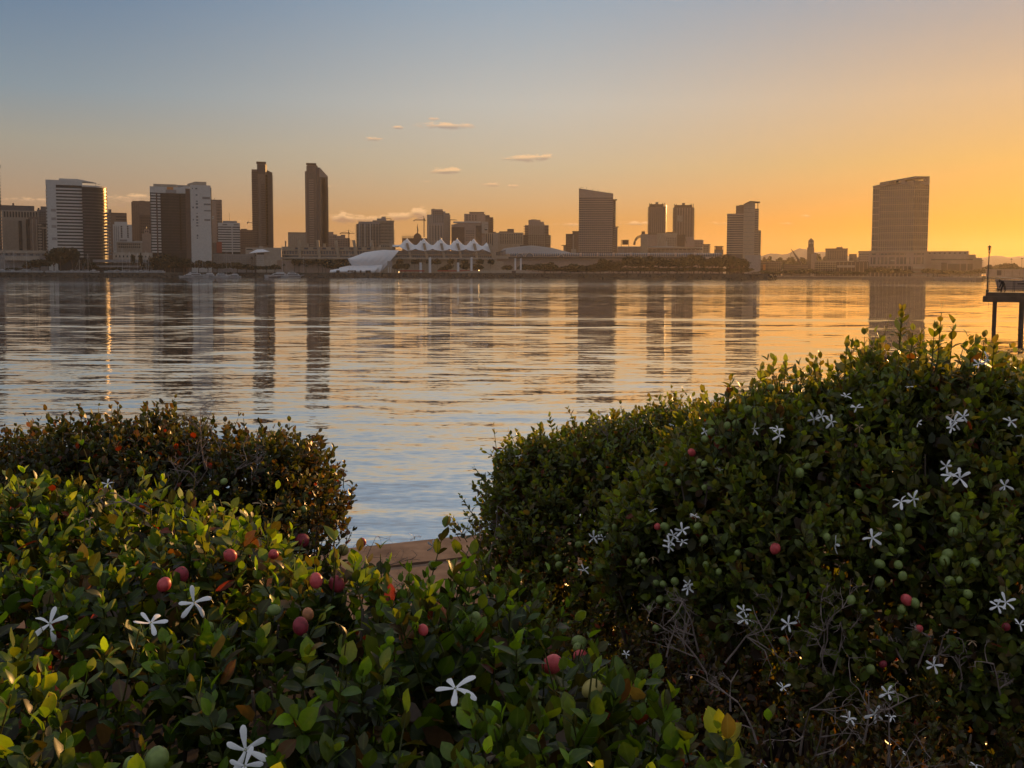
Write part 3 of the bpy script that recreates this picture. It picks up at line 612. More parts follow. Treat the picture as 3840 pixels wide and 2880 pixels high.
    def rf(u, v):
        px = 1855+u*(2150-1855)
        top = float(np.interp(px, [1855, 1877, 1944, 1986, 2065, 2140, 2150], [952, 929, 921, 917, 927, 946, 952]))
        bot = 952
        return (t.X(px), 9+34*v, t.Z(bot+(top-bot)*min(1, v*1.25)))
    MB().grid(rf, 14, 6).build('faceted_roof', M_metal, t.o)
    t.prism('glass_nose', [(1856, 7), (1892, 5), (1892, 12), (1860, 14)], lambda px: 946-(px-1856)*.28, 958, M_glassb)
    t.cols('mullion', 1858, 1892, 946, 958, 6, .14, M_cream, 4.6, .6); t.box('roof_hut', 1940, 1985, 916, 921, M_dbrown, 40, 6)
    t = T('amphitheatre_steps', 'broad pale stairs climbing from the lawn to the tent-roofed hall', 'stairs', 1835, 1235)
    for i in range(12): t.box('step', 1775+i*3, 1888, 979+i*2.6, None, M_tan, 10-i*1.6, 3+i*1.6)
hall()

def shell():
    t = T('stage_shell', 'white ribbed bandstand shell on the waterfront with two lower white shells', 'stage', 1400, 1165)
    def surf(name, lower, upper, bulge, y0):
        lx, ly = zip(*lower); ux, uy = zip(*upper)
        mbb = MB(); nu, nv = 44, 14
        def fn(u, v, back=0.0):
            ku = u*(len(lower)-1)
            x = np.interp(ku, range(len(lower)), lx)*(1-v)+np.interp(ku, range(len(upper)), ux)*v
            y = np.interp(ku, range(len(lower)), ly)*(1-v)+np.interp(ku, range(len(upper)), uy)*v
            sc = -.6*abs(math.sin(u*math.pi*9))*math.sin(math.pi*min(1, v+.1))
            return (t.X(x), y0-bulge*math.sin(math.pi*(.12+.8*v))*(.5+.5*math.sin(math.pi*u))+sc+back+6*v, t.Z(y))
        mbb.grid(fn, nu, nv); o = len(mbb.v)
        mbb.grid(lambda u, v: fn(u, v, .8), nu, nv)
        for i in range(nu):
            a = nv*(nu+1)+i; mbb.f.append((a, a+1, o+a+1, o+a)); mbb.f.append((i+1, i, o+i, o+i+1))
        for j in range(nv):
            a = j*(nu+1)+nu; b = a+nu+1; mbb.f.append((a, b, o+b, o+a))
        mbb.build(name, M_sail, t.o, True)
    surf('main_shell', [(1304, 970), (1310, 982), (1318, 994), (1340, 1003), (1370, 1010), (1400, 1016), (1430, 1020)], [(1304, 970), (1338, 958), (1366, 946), (1402, 940), (1441, 936), (1470, 937), (1499, 936.5)], 9, 12)
    # right lip of the shell
    lip = [(1499, 936.5), (1490, 952), (1478, 972), (1462, 995), (1445, 1012), (1430, 1021)]
    a = [(t.X(x), 18-2.4*i, t.Z(y)) for i, (x, y) in enumerate(lip)]
    b = [(t.X(x-14-3*i), 20-1.5*i, t.Z(y+4)) for i, (x, y) in enumerate(lip)]
    MB().add(a+b, [(i, i+1, 7+i, 6+i) for i in range(5)]).build('shell_lip', M_tan, t.o, True)
    surf('low_shell', [(1270, 1021), (1310, 1022), (1360, 1022), (1400, 1022), (1426, 1022)], [(1272, 1004), (1305, 997), (1350, 993), (1400, 991), (1437, 989)], 5, 4)
    surf('low_shell', [(1238, 1023), (1270, 1023), (1330, 1023), (1380, 1023), (1402, 1023)], [(1240, 1013), (1262, 1009), (1320, 1005), (1380, 1003), (1419, 1001)], 5, -2)
    for a_, b_ in [(1263, 1275), (1305, 1336), (1350, 1356), (1371, 1390)]: t.box('stage_door', a_, b_, 1014, None, M_dark, -5.2, 2)
    t = T('video_screen', 'grey upright screen on two legs right of the bandstand shell', 'screen', 1462, 1150)
    t.box('panel', 1453, 1471, 979, 1001, M_grey, 0, 1.5); t.box('leg', 1455, 1459, 1001, None, M_white, .2, 1); t.box('leg', 1464, 1467, 1001, None, M_white, .2, 1)
    for (x0, x1, y0, lab, lamp) in [(1608, 1617, 967, 'tall plain white banner pylon between the two lantern pylons', 0), (1764, 1772, 967, 'tall plain white banner pylon right of both lantern pylons', 0), (1929, 1935, 970, 'slim white banner pylon, left of the pair on the pale berm', 0), (1950, 1956, 970, 'slim white banner pylon, right of the pair on the pale berm', 0),
                              (1573, 1582, 983, 'short white pylon with a dark lantern nearest the bandstand shell', 1), (1714, 1722, 983, 'short white pylon with a dark lantern between the tall banner pylons', 1)]:
        t = T('banner_pylon', lab, 'pylon', (x0+x1)/2, 1160, group='white pylons along the waterfront')
        t.box('shaft', x0, x1, y0, None, M_sail, 0, 2.4); t.box('fin', x0-.8, x0+1.2, y0+2, None, M_white, -.6, 3)
        if lamp:
            for k in range(3): t.box('lantern', x0-.5+k*3.2, x0+2.4+k*3.2, 970+k % 2*2, 984, M_dark, -.5, 2.2)
        else: t.prism('cap', [(x0, 0), (x1, 0), (x1, 2.4), (x0, 2.4)], lambda px, x0=x0: y0-1-(px-x0)*.25, y0+.5, M_sail)
    t = T('berm_wall', 'pale low curving berm wall on the waterfront with a small brown door', 'wall', 1880, 1150)
    t.prism('wall', [(1690, 0), (1760, 0), (1880, 0), (1960, 0), (2045, 0), (2045, 6), (1690, 6)], lambda px: float(np.interp(px, [1690, 1780, 1900, 1960, 2045], [1020, 1015, 1012.5, 1013, 1026])), None, M_cream)
    t.box('door', 1919, 1934, 1016, None, M_dbrown, -.3, .5)
    for k, (a_, b_, lab) in enumerate([(1500, 1592, 'low red fabric fence strip beside the short lantern pylon'), (1640, 1712, 'low red fabric fence strip left of the second lantern pylon'), (1724, 1762, 'short low red fence strip between lantern pylon and tall pylon'), (1775, 1800, 'shortest low red fence strip right of the tall pylon')]):
        t = T('red_fence', lab, 'fence', (a_+b_)/2, 1155, group='red fence strips on the lawn')
        t.box('fabric', a_, b_, 1013.5, 1018, M_redt, 0, .4); t.cols('post', a_, b_, 1013, None, 6, .05, M_dark, .1, .2)
    for px, py, lab in [(1496, 1020, 'small lit orange lamp beside the screen legs'), (1796, 1013.7, 'small lit orange lamp at the end of the red fence')]:
        t = T('lamp_post', lab, 'lamp', px, 1150, group='lit lamps on the far shore')
        t.bar('post', (px, py), (px, 1030), .12, M_dark)
        MB().tube([(0, 0, t.Z(py)-.5), (0, 0, t.Z(py)-.2), (0, 0, t.Z(py)+.2), (0, 0, t.Z(py)+.5)], [.2, .5, .5, .2], 8).build('globe', M_lamp, t.o)
shell()

def low_front():
    t = T('low_building', 'low pale gridded building behind the moored motor yachts', 'building', 900, 1240)
    t.box('wall', 800, 962, 953, None, M_grey, 0, 24); t.cols('fin', 803, 960, 954, 992, 18, .14, M_cream, -.6, .8); t.rows('fin', 801, 962, 954, 992, 5, .14, M_cream, -.7, .8)
    t.box('upper_wall', 923, 1060, 926, None, M_cream, 24, 20); t.box('roof_box', 975, 990, 921, 927, M_cream, 28, 8); t.box('window_band', 926, 950, 932, 936, M_glass, 23.7, .5)
    t = T('pavilion', 'white hipped tent roof pavilion beside two palms', 'pavilion', 975, 1215)
    t.box('wall', 962, 1040, 947, None, M_cream, 0, 16); t.box('window_band', 966, 992, 949, 954, M_glass, -.2, .4)
    a = [(t.X(935), -3, t.Z(950)), (t.X(1013), -3, t.Z(943)), (t.X(1013), 18, t.Z(943)), (t.X(935), 18, t.Z(950)), (t.X(965), 5, t.Z(935)), (t.X(988), 5, t.Z(934)), (t.X(988), 10, t.Z(934)), (t.X(965), 10, t.Z(935))]
    MB().add(a, [(0, 1, 5, 4), (1, 2, 6, 5), (2, 3, 7, 6), (3, 0, 4, 7), (4, 5, 6, 7), (3, 2, 1, 0)]).build('roof', M_sail, t.o)
    t.cols('wall_grid', 964, 990, 956, 1000, 6, .2, M_white, -.4, .5); t.rows('wall_grid', 963, 991, 956, 1000, 6, .2, M_white, -.5, .5)
    t = T('parking_wall', 'low brown parking wall with hedge behind the white yachts', 'wall', 1140, 1225)
    t.box('wall', 1030, 1310, 978, None, M_rose, 0, 4); t.box('coping', 1030, 1310, 976, 979, M_tan, -.4, 5)
low_front()

def right_side():
    t = T('hotel_tower', 'broad brown glass tower with a slanted top edge and roof rails', 'tower', 2235, 1330)
    t.prism('wall', [(2169, 0), (2296, 0), (2296, 26), (2169, 26)], lambda px: 707+(px-2169)*.157, None, M_glassw)
    t.prism('crown', [(2168.5, -.8), (2296.5, -.8), (2296.5, 26), (2168.5, 26)], lambda px: 706+(px-2169)*.157, 741, M_rose)
    t.box('side_tower', 2296, 2306, 748, None, M_brown, 4, 20); t.box('canopy', 2292, 2311, 747, 749, M_dark, 2, 20); t.box('side_tower', 2306, 2314, 851, None, M_brown, 5, 18); t.box('canopy', 2304, 2318, 849, 851, M_dark, 4, 18)
    t.rows('floor_band', 2169, 2296, 743, 946, 24, .25, M_rose, -.5, .8); t.cols('mullion', 2169, 2296, 741, 946, 17, .13, M_rose, -.7, 1.0); t.rows('side_balcony', 2296, 2308, 756, 940, 22, .3, M_tan, 3.4, 3)
    for x, y in [(2175, 701), (2197, 699), (2220, 707), (2240, 710), (2262, 714)]: t.bar('roof_rail', (x, y), (x, y+9), .18, M_dark, 6)
    t.bar('roof_rail', (2175, 701), (2186, 701), .15, M_dark, 6); t.bar('roof_rail', (2279, 719), (2290, 720), .15, M_dark, 6)
    t = T('office_block', 'dark stepped block tucked left of the slanted-top tower', 'building', 2146, 1450)
    t.box('wall', 2121, 2150, 877, None, M_dbrown); t.box('wall', 2146, 2172, 868, None, M_brown, 2, 20); t.box('pier', 2147, 2151, 880, None, M_cream, -.4, 1); t.rows('floor_band', 2122, 2146, 882, 945, 9, .3, M_brown)
    t.box('canopy', 2104, 2122, 919, 921, M_dark, -2, 8); t.box('wall', 2112, 2124, 921, None, M_tan, 2, 8); t.box('tank', 2141, 2160, 934, None, M_cream, -4, 6); t.box('canopy', 2145, 2172, 866.5, 868.5, M_dark, 0, 22)
    t = T('ballpark', 'low curved stadium stand with lattice arches and open scoreboard frame', 'stadium', 2470, 1430)
    t.box('wall', 2314, 2402, 928, None, M_rose, 0, 20); t.box('roof_edge', 2314, 2402, 924, 927, M_white, -1, 20)
    arc = [(2430+200*k/14, 4*(k/7-1)**2*3-6) for k in range(15)]
    t.prism('stand_wall', arc+[(2634, 22), (2428, 22)], lambda px: 930+abs(px-2500)*.02, None, M_rose); t.prism('stand_roof', [(a, b-2) for a, b in arc]+[(2634, 10), (2428, 10)], lambda px: 923.5+max(0, px-2500)*.05, 928, M_white)
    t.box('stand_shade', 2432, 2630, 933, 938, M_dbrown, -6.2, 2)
    for a in (2335, 2352, 2370, 2390): t.bar('column', (a, 928), (a, 955), .5, M_cream, -1.2)
    for a in np.arange(2440, 2632, 16): t.bar('lattice', (a, 955), (a+5, 934), .35, M_cream, -8); t.bar('lattice', (a+10, 955), (a+5, 934), .35, M_cream, -8)
    for x in (2328, 2356): t.bar('scoreboard_post', (x, 899), (x, 926), .4, M_dark)
    t.box('scoreboard', 2332, 2354, 899, 917, M_dbrown, 0, 1); t.rows('scoreboard_louvre', 2329, 2356, 899, 920, 5, .15, M_dark, -.5, .6)
    for k in range(5):
        r = 1-.05*k; p = [(t.X(2402)-28*t.sx*r*math.cos(a)*1.0, 2+3*k, t.Z(918)+38*t.sx*r*math.sin(a)*.95) for a in np.linspace(0, math.pi/2, 12)]
        MB().tube(p, .35, 5).build('dome_rib', M_dbrown, t.o)
    t.box('entry_tower', 2401, 2428, 878, None, M_tan, -8, 14); t.box('entry_tower', 2404, 2417, 868, 878, M_dbrown, -4, 8); t.cols('tower_rail', 2404, 2416, 865, 870, 4, .2, M_dark, -4, .4)
    t = T('apartment_block', 'brown mid-rise mass under the twin balcony towers', 'building', 2515, 1500)
    t.box('wall', 2428, 2462, 880, None, M_rose, 2, 24); t.box('wall', 2462, 2538, 874, None, M_tan, 0, 22); t.box('wall', 2536, 2566, 880, None, M_dbrown, -1, 20); t.box('wall', 2566, 2600, 888, None, M_rose, -2, 22); t.box('parapet', 2496, 2522, 870, 876, M_dbrown, 0, 20)
    p = [(t.X(2478)+15*t.sx*math.cos(a)*(1-.25*math.sin(a)), -.8, t.Z(925)+38*t.sx*math.sin(a)) for a in np.linspace(0, math.pi, 14)]
    MB().tube(p, .6, 5).build('arch_rib', M_cream, t.o); t.wins(2496, 2534, 890, 925, 6, 5, .5, .5); t.wins(2540, 2562, 886, 925, 4, 6, .5, .5, None, -1.3); t.bar('flag_pole', (2498, 904), (2498, 960), .35, M_mast, -6); t.bar('sign_pole', (2563, 880), (2572, 912), .5, M_dark, -3)
    def btower(xl, xr, yt, yb, label, glint):
        t = T('residential_tower', label, 'tower', (xl+xr)/2, 1560)
        w = xr-xl
        t.prism('wall', [(xl, 2), (xl+w*.15, 0), (xl+w*.85, 0), (xr, 3), (xr, 22), (xl, 22)], yt+14, None, M_brown)
        t.prism('crown', [(xl+6, 3), (xr-8, 3), (xr-8, 18), (xl+6, 18)], lambda px: yt+2+3*((px-(xl+xr)/2)/w*2)**2, yt+15, M_dbrown)
        for px in (xl+3, xl+10, xr-13, xr-5): t.box('crown_post', px, px+2.4, yt, yt+16, M_dbrown, .5, 1.6)
        t.box('roof_box', (xl+xr)/2-6, (xl+xr)/2+4, yt-4, yt+4, M_dgrey, 8, 6); t.bar('roof_aerial', ((xl+xr)/2-5, yt-3), ((xl+xr)/2+6, yt-3), .3, M_dark, 10)
        t.rows('balcony', xl-2.5, xl+10, yt+16, yb, 22, .35, M_rose, -.6, 4); t.rows('balcony', xr-8, xr+2.5, yt+16, yb, 22, .35, M_rose, .2, 5)
        t.cols('pier', xl+10, xr-10, yt+16, yb, 6, .3, M_rose, -.5, 1); t.rows('floor_band', xl+10, xr-10, yt+16, yb, 22, .3, M_dbrown, -.25, .6)
        if glint:
            for i in range(21):
                y = yt+8+i*4.9; t.prism('glint_facet', [(xr+1.4, .2), (xr+3.2, 4.2), (xr+3.2, 9), (xr+1.4, 9)], y, y+3.2, M_mirror)  # added mirror facets stand in for the sunlit balcony edge
        else: t.box('pale_window_field', 2536, 2558, 808, 832, M_cream, -.7, .4); t.wins(2536, 2558, 808, 832, 5, 5, .5, .55, None, -.9, .4)
    btower(2428, 2493, 761, 872, 'left twin balcony tower with a gleaming right edge above the stadium', True)
    btower(2521, 2599, 764, 890, 'right twin balcony tower with a pale window field and tall roof posts', False)
    t = T('apartment_block', 'rounded brown block stepping down right of the stadium', 'building', 2630, 1560)
    t.prism('wall', [(2598, 0), (2630, 0), (2636, 4), (2636, 20), (2598, 20)], lambda px: 897+((px-2614)/20)**2*3, None, M_rose); t.wins(2602, 2632, 904, 940, 5, 6, .5, .5); t.box('wall', 2634, 2659, 918, None, M_tan, 2, 18); t.box('roof', 2633, 2662, 915.5, 918.5, M_dgrey, 0, 20); t.rows('balcony', 2655, 2663, 922, 950, 6, .35, M_tan, 1, 6); t.wins(2637, 2655, 922, 948, 3, 4, .5, .5, None, 1.8)
    t = T('pump_house', 'small dark block with an open frame on its roof', 'building', 2694, 1500)
    t.box('wall', 2677, 2711, 936, None, M_brown, 0, 14); t.box('roof', 2677, 2711, 922.5, 924.5, M_dbrown, 0, 14); t.box('back_panel', 2681, 2707, 924.5, 936, M_ochre, 9, .5)
    for px in (2678, 2684, 2704, 2709.5): t.box('post', px-.8, px+.8, 924, 936, M_dbrown, 0, .8)
    t = T('hotel_tower', 'stepped grey brown tower with an upswept roof canopy behind dark trees', 'tower', 2785, 1260)
    t.box('wall', 2723, 2790, 804, None, M_glassw, 0, 24); t.box('parapet', 2722, 2786, 801, 807, M_rose, -.8, 24); t.box('wall', 2755, 2786, 770, 804, M_brown, 3, 18)
    t.box('shaft', 2784, 2826, 769, None, M_tan, -2, 24); t.poly('gable', [(2784, 770), (2784, 768.5), (2807, 757), (2826, 758.2), (2826, 770)], M_tan, -2.1, 23)
    t.poly('roof_plate', [(2783, 769), (2783, 766.5), (2807, 754.5), (2844, 757.5), (2844, 759.5), (2807, 757)], M_dgrey, -4, 26)
    t.box('side_wing', 2826, 2840, 783, None, M_glassw, 0, 20); t.box('roof_post', 2835, 2837.5, 759, 783, M_dbrown, 0, 2); t.box('low_wing', 2840, 2850, 864, None, M_tan, 2, 18); t.box('base', 2792, 2851, 957, None, M_grey, -4, 26)
    t.rows('floor_band', 2723, 2786, 808, 955, 17, .34, M_tan, -.7, 1.2); t.rows('floor_band', 2826, 2841, 786, 955, 20, .3, M_tan, -.5, 2); t.cols('edge_pier', 2723, 2734, 806, None, 3, .2, M_tan, -.9, 1.2); t.rows('joint', 2784, 2826, 775, 955, 12, .08, M_dgrey, -2.15, .3); t.wins(2842, 2849, 868, 950, 2, 10, .6, .6, None, 1.7); t.box('roof_box', 2768, 2782, 767, 771, M_dgrey, 8, 6); t.box('vent', 2812, 2816, 984, 988, M_dark, -4.2, .4)
right_side()

def far_right():
    t = T('clock_tower', 'square brown clock tower with a pyramid cap', 'tower', 3038, 1500)
    t.box('shaft', 3024.5, 3051, 928, None, M_brown, 0, 9); t.box('belfry', 3028, 3049, 903, 928, M_brown, .8, 7)
    z0, z1 = t.Z(903.5), t.Z(892); xa, xb = t.X(3027), t.X(3050)
    MB().add([(xa, .4, z0), (xb, .4, z0), (xb, 8.6, z0), (xa, 8.6, z0), ((xa+xb)/2, 4.5, z1)], [(0, 1, 4), (1, 2, 4), (2, 3, 4), (3, 0, 4), (3, 2, 1, 0)]).build('pyramid_cap', M_dbrown, t.o)
    for px in (3034.5, 3044):
        p = [(t.X(px)+1.5*math.cos(a), .6, t.Z(911)+1.7*math.sin(a)) for a in np.linspace(0, 2*math.pi, 13)[:-1]]
        MB().add(p+[(x, .9, z) for x, y, z in p], [tuple(range(12))[::-1]]+[(i, (i+1) % 12, 12+(i+1) % 12, 12+i) for i in range(12)]).build('clock_face', M_tan, t.o)
    t.box('annex', 3040, 3061, 952, None, M_rose, -2, 10); t.box('annex_frame', 3051, 3060, 949, 952, M_dbrown, 0, 5); t.rows('annex_floor', 3040, 3058, 956, 975, 4, .2, M_tan, -2.4, .6); t.cols('belfry_slot', 3029, 3048, 916, 926, 3, .3, M_dark, .6, .4)
    t = T('bridge_mast', 'slanted curved mast of the footbridge with a thin stay', 'mast', 2985, 1480)
    MB().tube([(t.X(x), 0, t.Z(y)) for x, y in [(3008, 1004), (2998, 985), (2986, 965), (2973, 945), (2963, 932)]], [2.2, 2.0, 1.6, 1.0, .25], 8).build('mast', M_dbrown, t.o)
    t.bar('stay', (2967, 942), (2958, 985), .18, M_dark, 0, None, 4); t.bar('stay', (2967, 942), (2950, 992), .12, M_dark, 0, None, 4)
    t = T('office_block', 'flat brown block with recessed roof box right of the clock tower', 'building', 3134, 1480)
    t.box('wall', 3093, 3176, 933, None, M_brown, 0, 20); t.box('roof_box', 3134, 3157, 926, 934, M_brown, 6, 10); t.box('parapet', 3092, 3177, 931.5, 935, M_dbrown, -.5, 21); t.wins(3100, 3170, 941, 972, 8, 4, .45, .55, M_glassw); t.bar('antenna', (3152, 926), (3152, 922), .3, M_dark, 8)
    t = T('low_building', 'narrow brown block left of the broad glass hotel', 'building', 3222, 1420)
    t.box('wall', 3182, 3211, 954, None, M_brown, 0, 12); t.box('roof', 3183, 3210, 952, 955, M_dbrown, 1, 10); t.box('dark_face', 3182, 3196, 966, None, M_dbrown, -.4, 1)
    t.box('wall', 3217, 3262, 943, None, M_rose, 4, 16); t.box('roof', 3216, 3262, 941.5, 944, M_dgrey, 3, 18); t.wins(3220, 3256, 950, 985, 5, 4, .5, .5, M_glassw, 3.7); t.box('link_wall', 3196, 3240, 965, None, M_tan, 6, 8)
    t = T('parking_garage', 'long low garage with open decks between the grey base and the clock tower', 'building', 2950, 1300)
    t.box('wall', 2851, 2930, 980, None, M_dbrown, 2, 20); t.rows('deck', 2851, 2930, 980, 1008, 4, .35, M_rose, 0, 3); t.cols('column', 2880, 2930, 980, None, 7, .2, M_rose, -.3, 2)
    t.box('orange_wall', 2860, 2870, 992, 1013, M_ochre, -1.0, 2); t.rows('deck', 2940, 3030, 994, 1012, 3, .3, M_rose, 4, 3); t.box('wall', 2936, 3034, 992, None, M_brown, 6, 16)
    t = T('parking_garage', 'low garage with open decks below the clock tower and the flat brown block', 'building', 3120, 1280)
    t.box('wall', 3054, 3262, 982, None, M_dbrown, 2, 20); t.rows('deck', 3054, 3135, 982, 1010, 4, .3, M_tan, 0, 3); t.cols('column', 3054, 3135, 980, None, 9, .2, M_tan, -.3, 2); t.box('roof_deck', 3050, 3200, 978, 982, M_tan, 0, 20); t.box('white_awning', 3138, 3204, 995, 1003, M_cream, -6, 5); t.cols('column', 3140, 3258, 984, None, 8, .15, M_rose, 0, 1)
    # broad glass hotel
    t = T('hotel_tower', 'broad bronze glass hotel with gridded facade, roof letters and pale podium', 'tower', 3365, 1130)
    t.prism('wall', [(3264, 1), (3290, 1), (3290, 24), (3264, 24)], 706, None, M_glassw); t.prism('left_cap', [(3263, 0), (3290, 0), (3290, 22), (3263, 22)], lambda px: 694-(px-3264)*.13, 700, M_rose); t.box('cap_pier', 3269, 3290, 699, 708, M_rose, 1, 16)
    fr = [(3289, 0), (3330, -1.5), (3380, -3.5), (3419, -6), (3473, 4), (3473, 26), (3289, 26)]
    t.prism('glass_body', fr, lambda px: float(np.interp(px, [3289, 3380, 3419, 3473], [690, 682, 679, 680])), None, M_glassw)
    for (pts) in ([(3289, 698), (3289, 684), (3330, 678), (3330, 692)], [(3330, 683), (3330, 678), (3419, 664.5), (3419, 670)], [(3330, 693), (3330, 689), (3419, 682), (3419, 692)], [(3330, 692), (3330, 680), (3348, 677), (3348, 690)], [(3362, 690), (3362, 675), (3384, 672), (3384, 686)]):
        t.poly('crown_panel', pts, M_rose, -4.2, 2.5)
    for (pts) in ([(3419, 670), (3419, 664.5), (3473, 667), (3473, 672)], [(3419, 692), (3419, 684), (3473, 688), (3473, 696)], [(3450, 690), (3450, 668), (3473, 669), (3473, 690)]):
        t.poly('crown_panel', pts, M_rose, -2.0, 4)
    t.poly('roof_plate', [(3289, 686), (3289, 684), (3419, 664), (3473, 666.5), (3473, 668)], M_dgrey, -5, 26)
    offp = lambda e: [(a, b-e) if b < 20 else (a, b) for a, b in fr]
    t.prows('floor_band', offp(.5), 700, 940, 9, .10, M_tan); t.prows('fine_band', offp(.25), 700, 940, 30, .22, M_brown)
    for i in range(17):
        u = i/16; px = 3290+u*(3419-3290); y = np.interp(px, [3289, 3330, 3380, 3419], [0, -1.5, -3.5, -6]); t.box('mullion', px-.7, px+.7, 700, 942, M_tan, y-.8, 1.2)
    for i in range(1, 8):
        px = 3419+i*54/7; t.box('mullion', px-.7, px+.7, 700, 942, M_tan, np.interp(px, [3419, 3473], [-6, 4])-.8, 1.2)
    t.rows('floor_band', 3263, 3290, 716, 938, 9, .10, M_tan, .4, .8); t.cols('mullion', 3264, 3290, 708, 942, 4, .1, M_tan, .3, .8)
    t.box('podium', 3258, 3470, 942, None, M_rose, -10, 40); t.box('podium_cornice', 3256, 3472, 940, 944, M_cream, -11, 40)
    for a, b in [(3268, 3282), (3296, 3298), (3301, 3312), (3315, 3326), (3329, 3341), (3344, 3355), (3358, 3369), (3373, 3388), (3392, 3394), (3424, 3430), (3433, 3449), (3453, 3460)]: t.box('podium_slot', a, b, 951, 956, M_glass, -10.3, .5)
    for a, b in [(3264, 3269), (3273, 3282), (3290, 3297), (3302, 3312), (3316, 3326), (3332, 3354), (3360, 3370), (3373, 3385), (3388, 3396), (3408, 3411), (3423, 3429), (3433, 3449), (3453, 3460)]: t.box('podium_window', a, b, 965, 991, M_glassw, -10.4, .6)
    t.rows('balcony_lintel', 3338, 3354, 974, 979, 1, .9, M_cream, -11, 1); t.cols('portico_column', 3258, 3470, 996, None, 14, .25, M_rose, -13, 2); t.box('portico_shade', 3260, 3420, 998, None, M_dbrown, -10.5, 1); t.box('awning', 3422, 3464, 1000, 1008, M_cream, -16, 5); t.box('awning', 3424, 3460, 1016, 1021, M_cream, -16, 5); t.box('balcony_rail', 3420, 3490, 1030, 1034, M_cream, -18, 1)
    cu = bpy.data.curves.new('letters', 'FONT'); cu.body = 'Hilton'; cu.size = 11*t.sx; cu.extrude = .3; cu.align_x = 'CENTER'; cu.align_y = 'CENTER'
    tmp = bpy.data.objects.new('letters', cu); COL.objects.link(tmp); bpy.context.view_layer.update()
    lm = bpy.data.meshes.new_from_object(tmp.evaluated_get(bpy.context.evaluated_depsgraph_get())); bpy.data.objects.remove(tmp); lm.materials.clear(); lm.materials.append(M_dark)
    link('sign_letters', lm, t.o, (t.X(3341), -4.7, t.Z(687)), (1.25, 1.25, 1.25), (math.pi/2, 0, 0))
    for (px, py, yy) in ((3361, 684, -4.6), (3458, 679, -2.6)):
        ring = []
        for rr in (2.0, 1.4): ring.append([(t.X(px)+rr*math.cos(a), yy, t.Z(py)+rr*math.sin(a)) for a in np.linspace(0, 2*math.pi, 17)[:-1]])
        MB().add(ring[0]+ring[1], [((i+1) % 16, i, 16+i, 16+(i+1) % 16) for i in range(16)]).build('sign_ring', M_dark, t.o)
    t = T('hotel_annex', 'stepped low wing with open decks right of the broad glass hotel', 'building', 3570, 1130)
    for a, b, y in [(3469, 3629, 943), (3600, 3656, 957), (3640, 3679, 970)]: t.box('wall', a, b, y, None, M_rose, -4 if a < 3500 else -2, 30)
    for a, b, y in [(3469, 3629, 943), (3629, 3656, 956), (3656, 3679, 969.5)]: t.box('parapet', a, b, y-1, y+2, M_tan, -4.5, 30)
    t.wins(3474, 3625, 947, 952, 8, 1, .35, .8, M_glassw, -4.3); t.box('recess_band', 3490, 3645, 971, 976, M_dbrown, -4.4, .6); t.rows('deck', 3490, 3528, 976, 1014, 4, .4, M_tan, -6, 4); t.rows('deck', 3646, 3684, 974, 1006, 4, .4, M_tan, -5, 4)
    for a, b in [(3528, 3550), (3553, 3598), (3601, 3622), (3626, 3645)]: t.box('dark_bay', a, b, 985 if b < 3560 else 989, 1016, M_dbrown, -4.6, 1)
    t.cols('column', 3490, 3680, 1016, None, 16, .15, M_tan, -6, 2); t.box('canopy', 3526, 3552, 1024, 1028, M_cream, -12, 5); t.rows('stair', 3515, 3530, 980, 1016, 5, .3, M_cream, -6.5, 2)
    for a in (3666, 3675): t.bar('roof_mast', (a, 970), (a, 963), .2, M_dark, 4)
    t = T('warehouse', 'long low pale warehouse with one dark door beyond the pier lamp', 'building', 3800, 1000)
    t.box('wall', 3696, 4150, 1012, None, M_rose, 0, 30); t.box('roof', 3694, 4152, 1009.5, 1013, M_tan, -.6, 31); t.box('door', 3738, 3755, 1013.5, 1033, M_dbrown, -.3, .5); t.box('low_wall', 3700, 4100, 1034, None, M_rose, -6, 2); t.cols('panel_joint', 3696, 4150, 1013, None, 16, .05, M_brown, -.2, .3)
    for px, py, lab in [(3791, 972, 'tall light mast above the umbrella-shaped tree'), (3830, 970, 'tall light mast standing clear of the trees')]:
        t = T('light_mast', lab, 'light mast', px, 1050, group='light masts beyond the warehouse')
        t.bar('pole', (px, py), (px, 1040), .18, M_dark); t.box('lamp_head', px-5, px+5, py-1, py+.8, M_dark, -1, 2); t.box('lamp_ring', px-2, px+2, py-2.6, py-1, M_dark, -.6, 1.2)
    # quay walls follow the shore
    for i0, i1, lab in [(13, 14, 'low stone quay wall along the cove behind the rocky spit'), (14, 17, 'low stone quay wall in front of the hotel wing')]:
        o = empty('quay_wall', (0, 0, 0), 0, lab, 'wall')
        for i in range(i0, i1):
            a, b = sh[i], sh[i+1]
            for nm, d0, d1, z0, z1, m in (('wall', -.6, 3, -.4, 3.0, M_brown), ('coping', -.9, 3.4, 3.0, 3.35, M_rose)):
                q = [Vector(inland(a, d0, 0)), Vector(inland(b, d0, 0)), Vector(inland(b, d1, 0)), Vector(inland(a, d1, 0))]
                MB().prism([(v.x, v.y) for v in q], z0, z1).build(nm, m, o)
far_right()

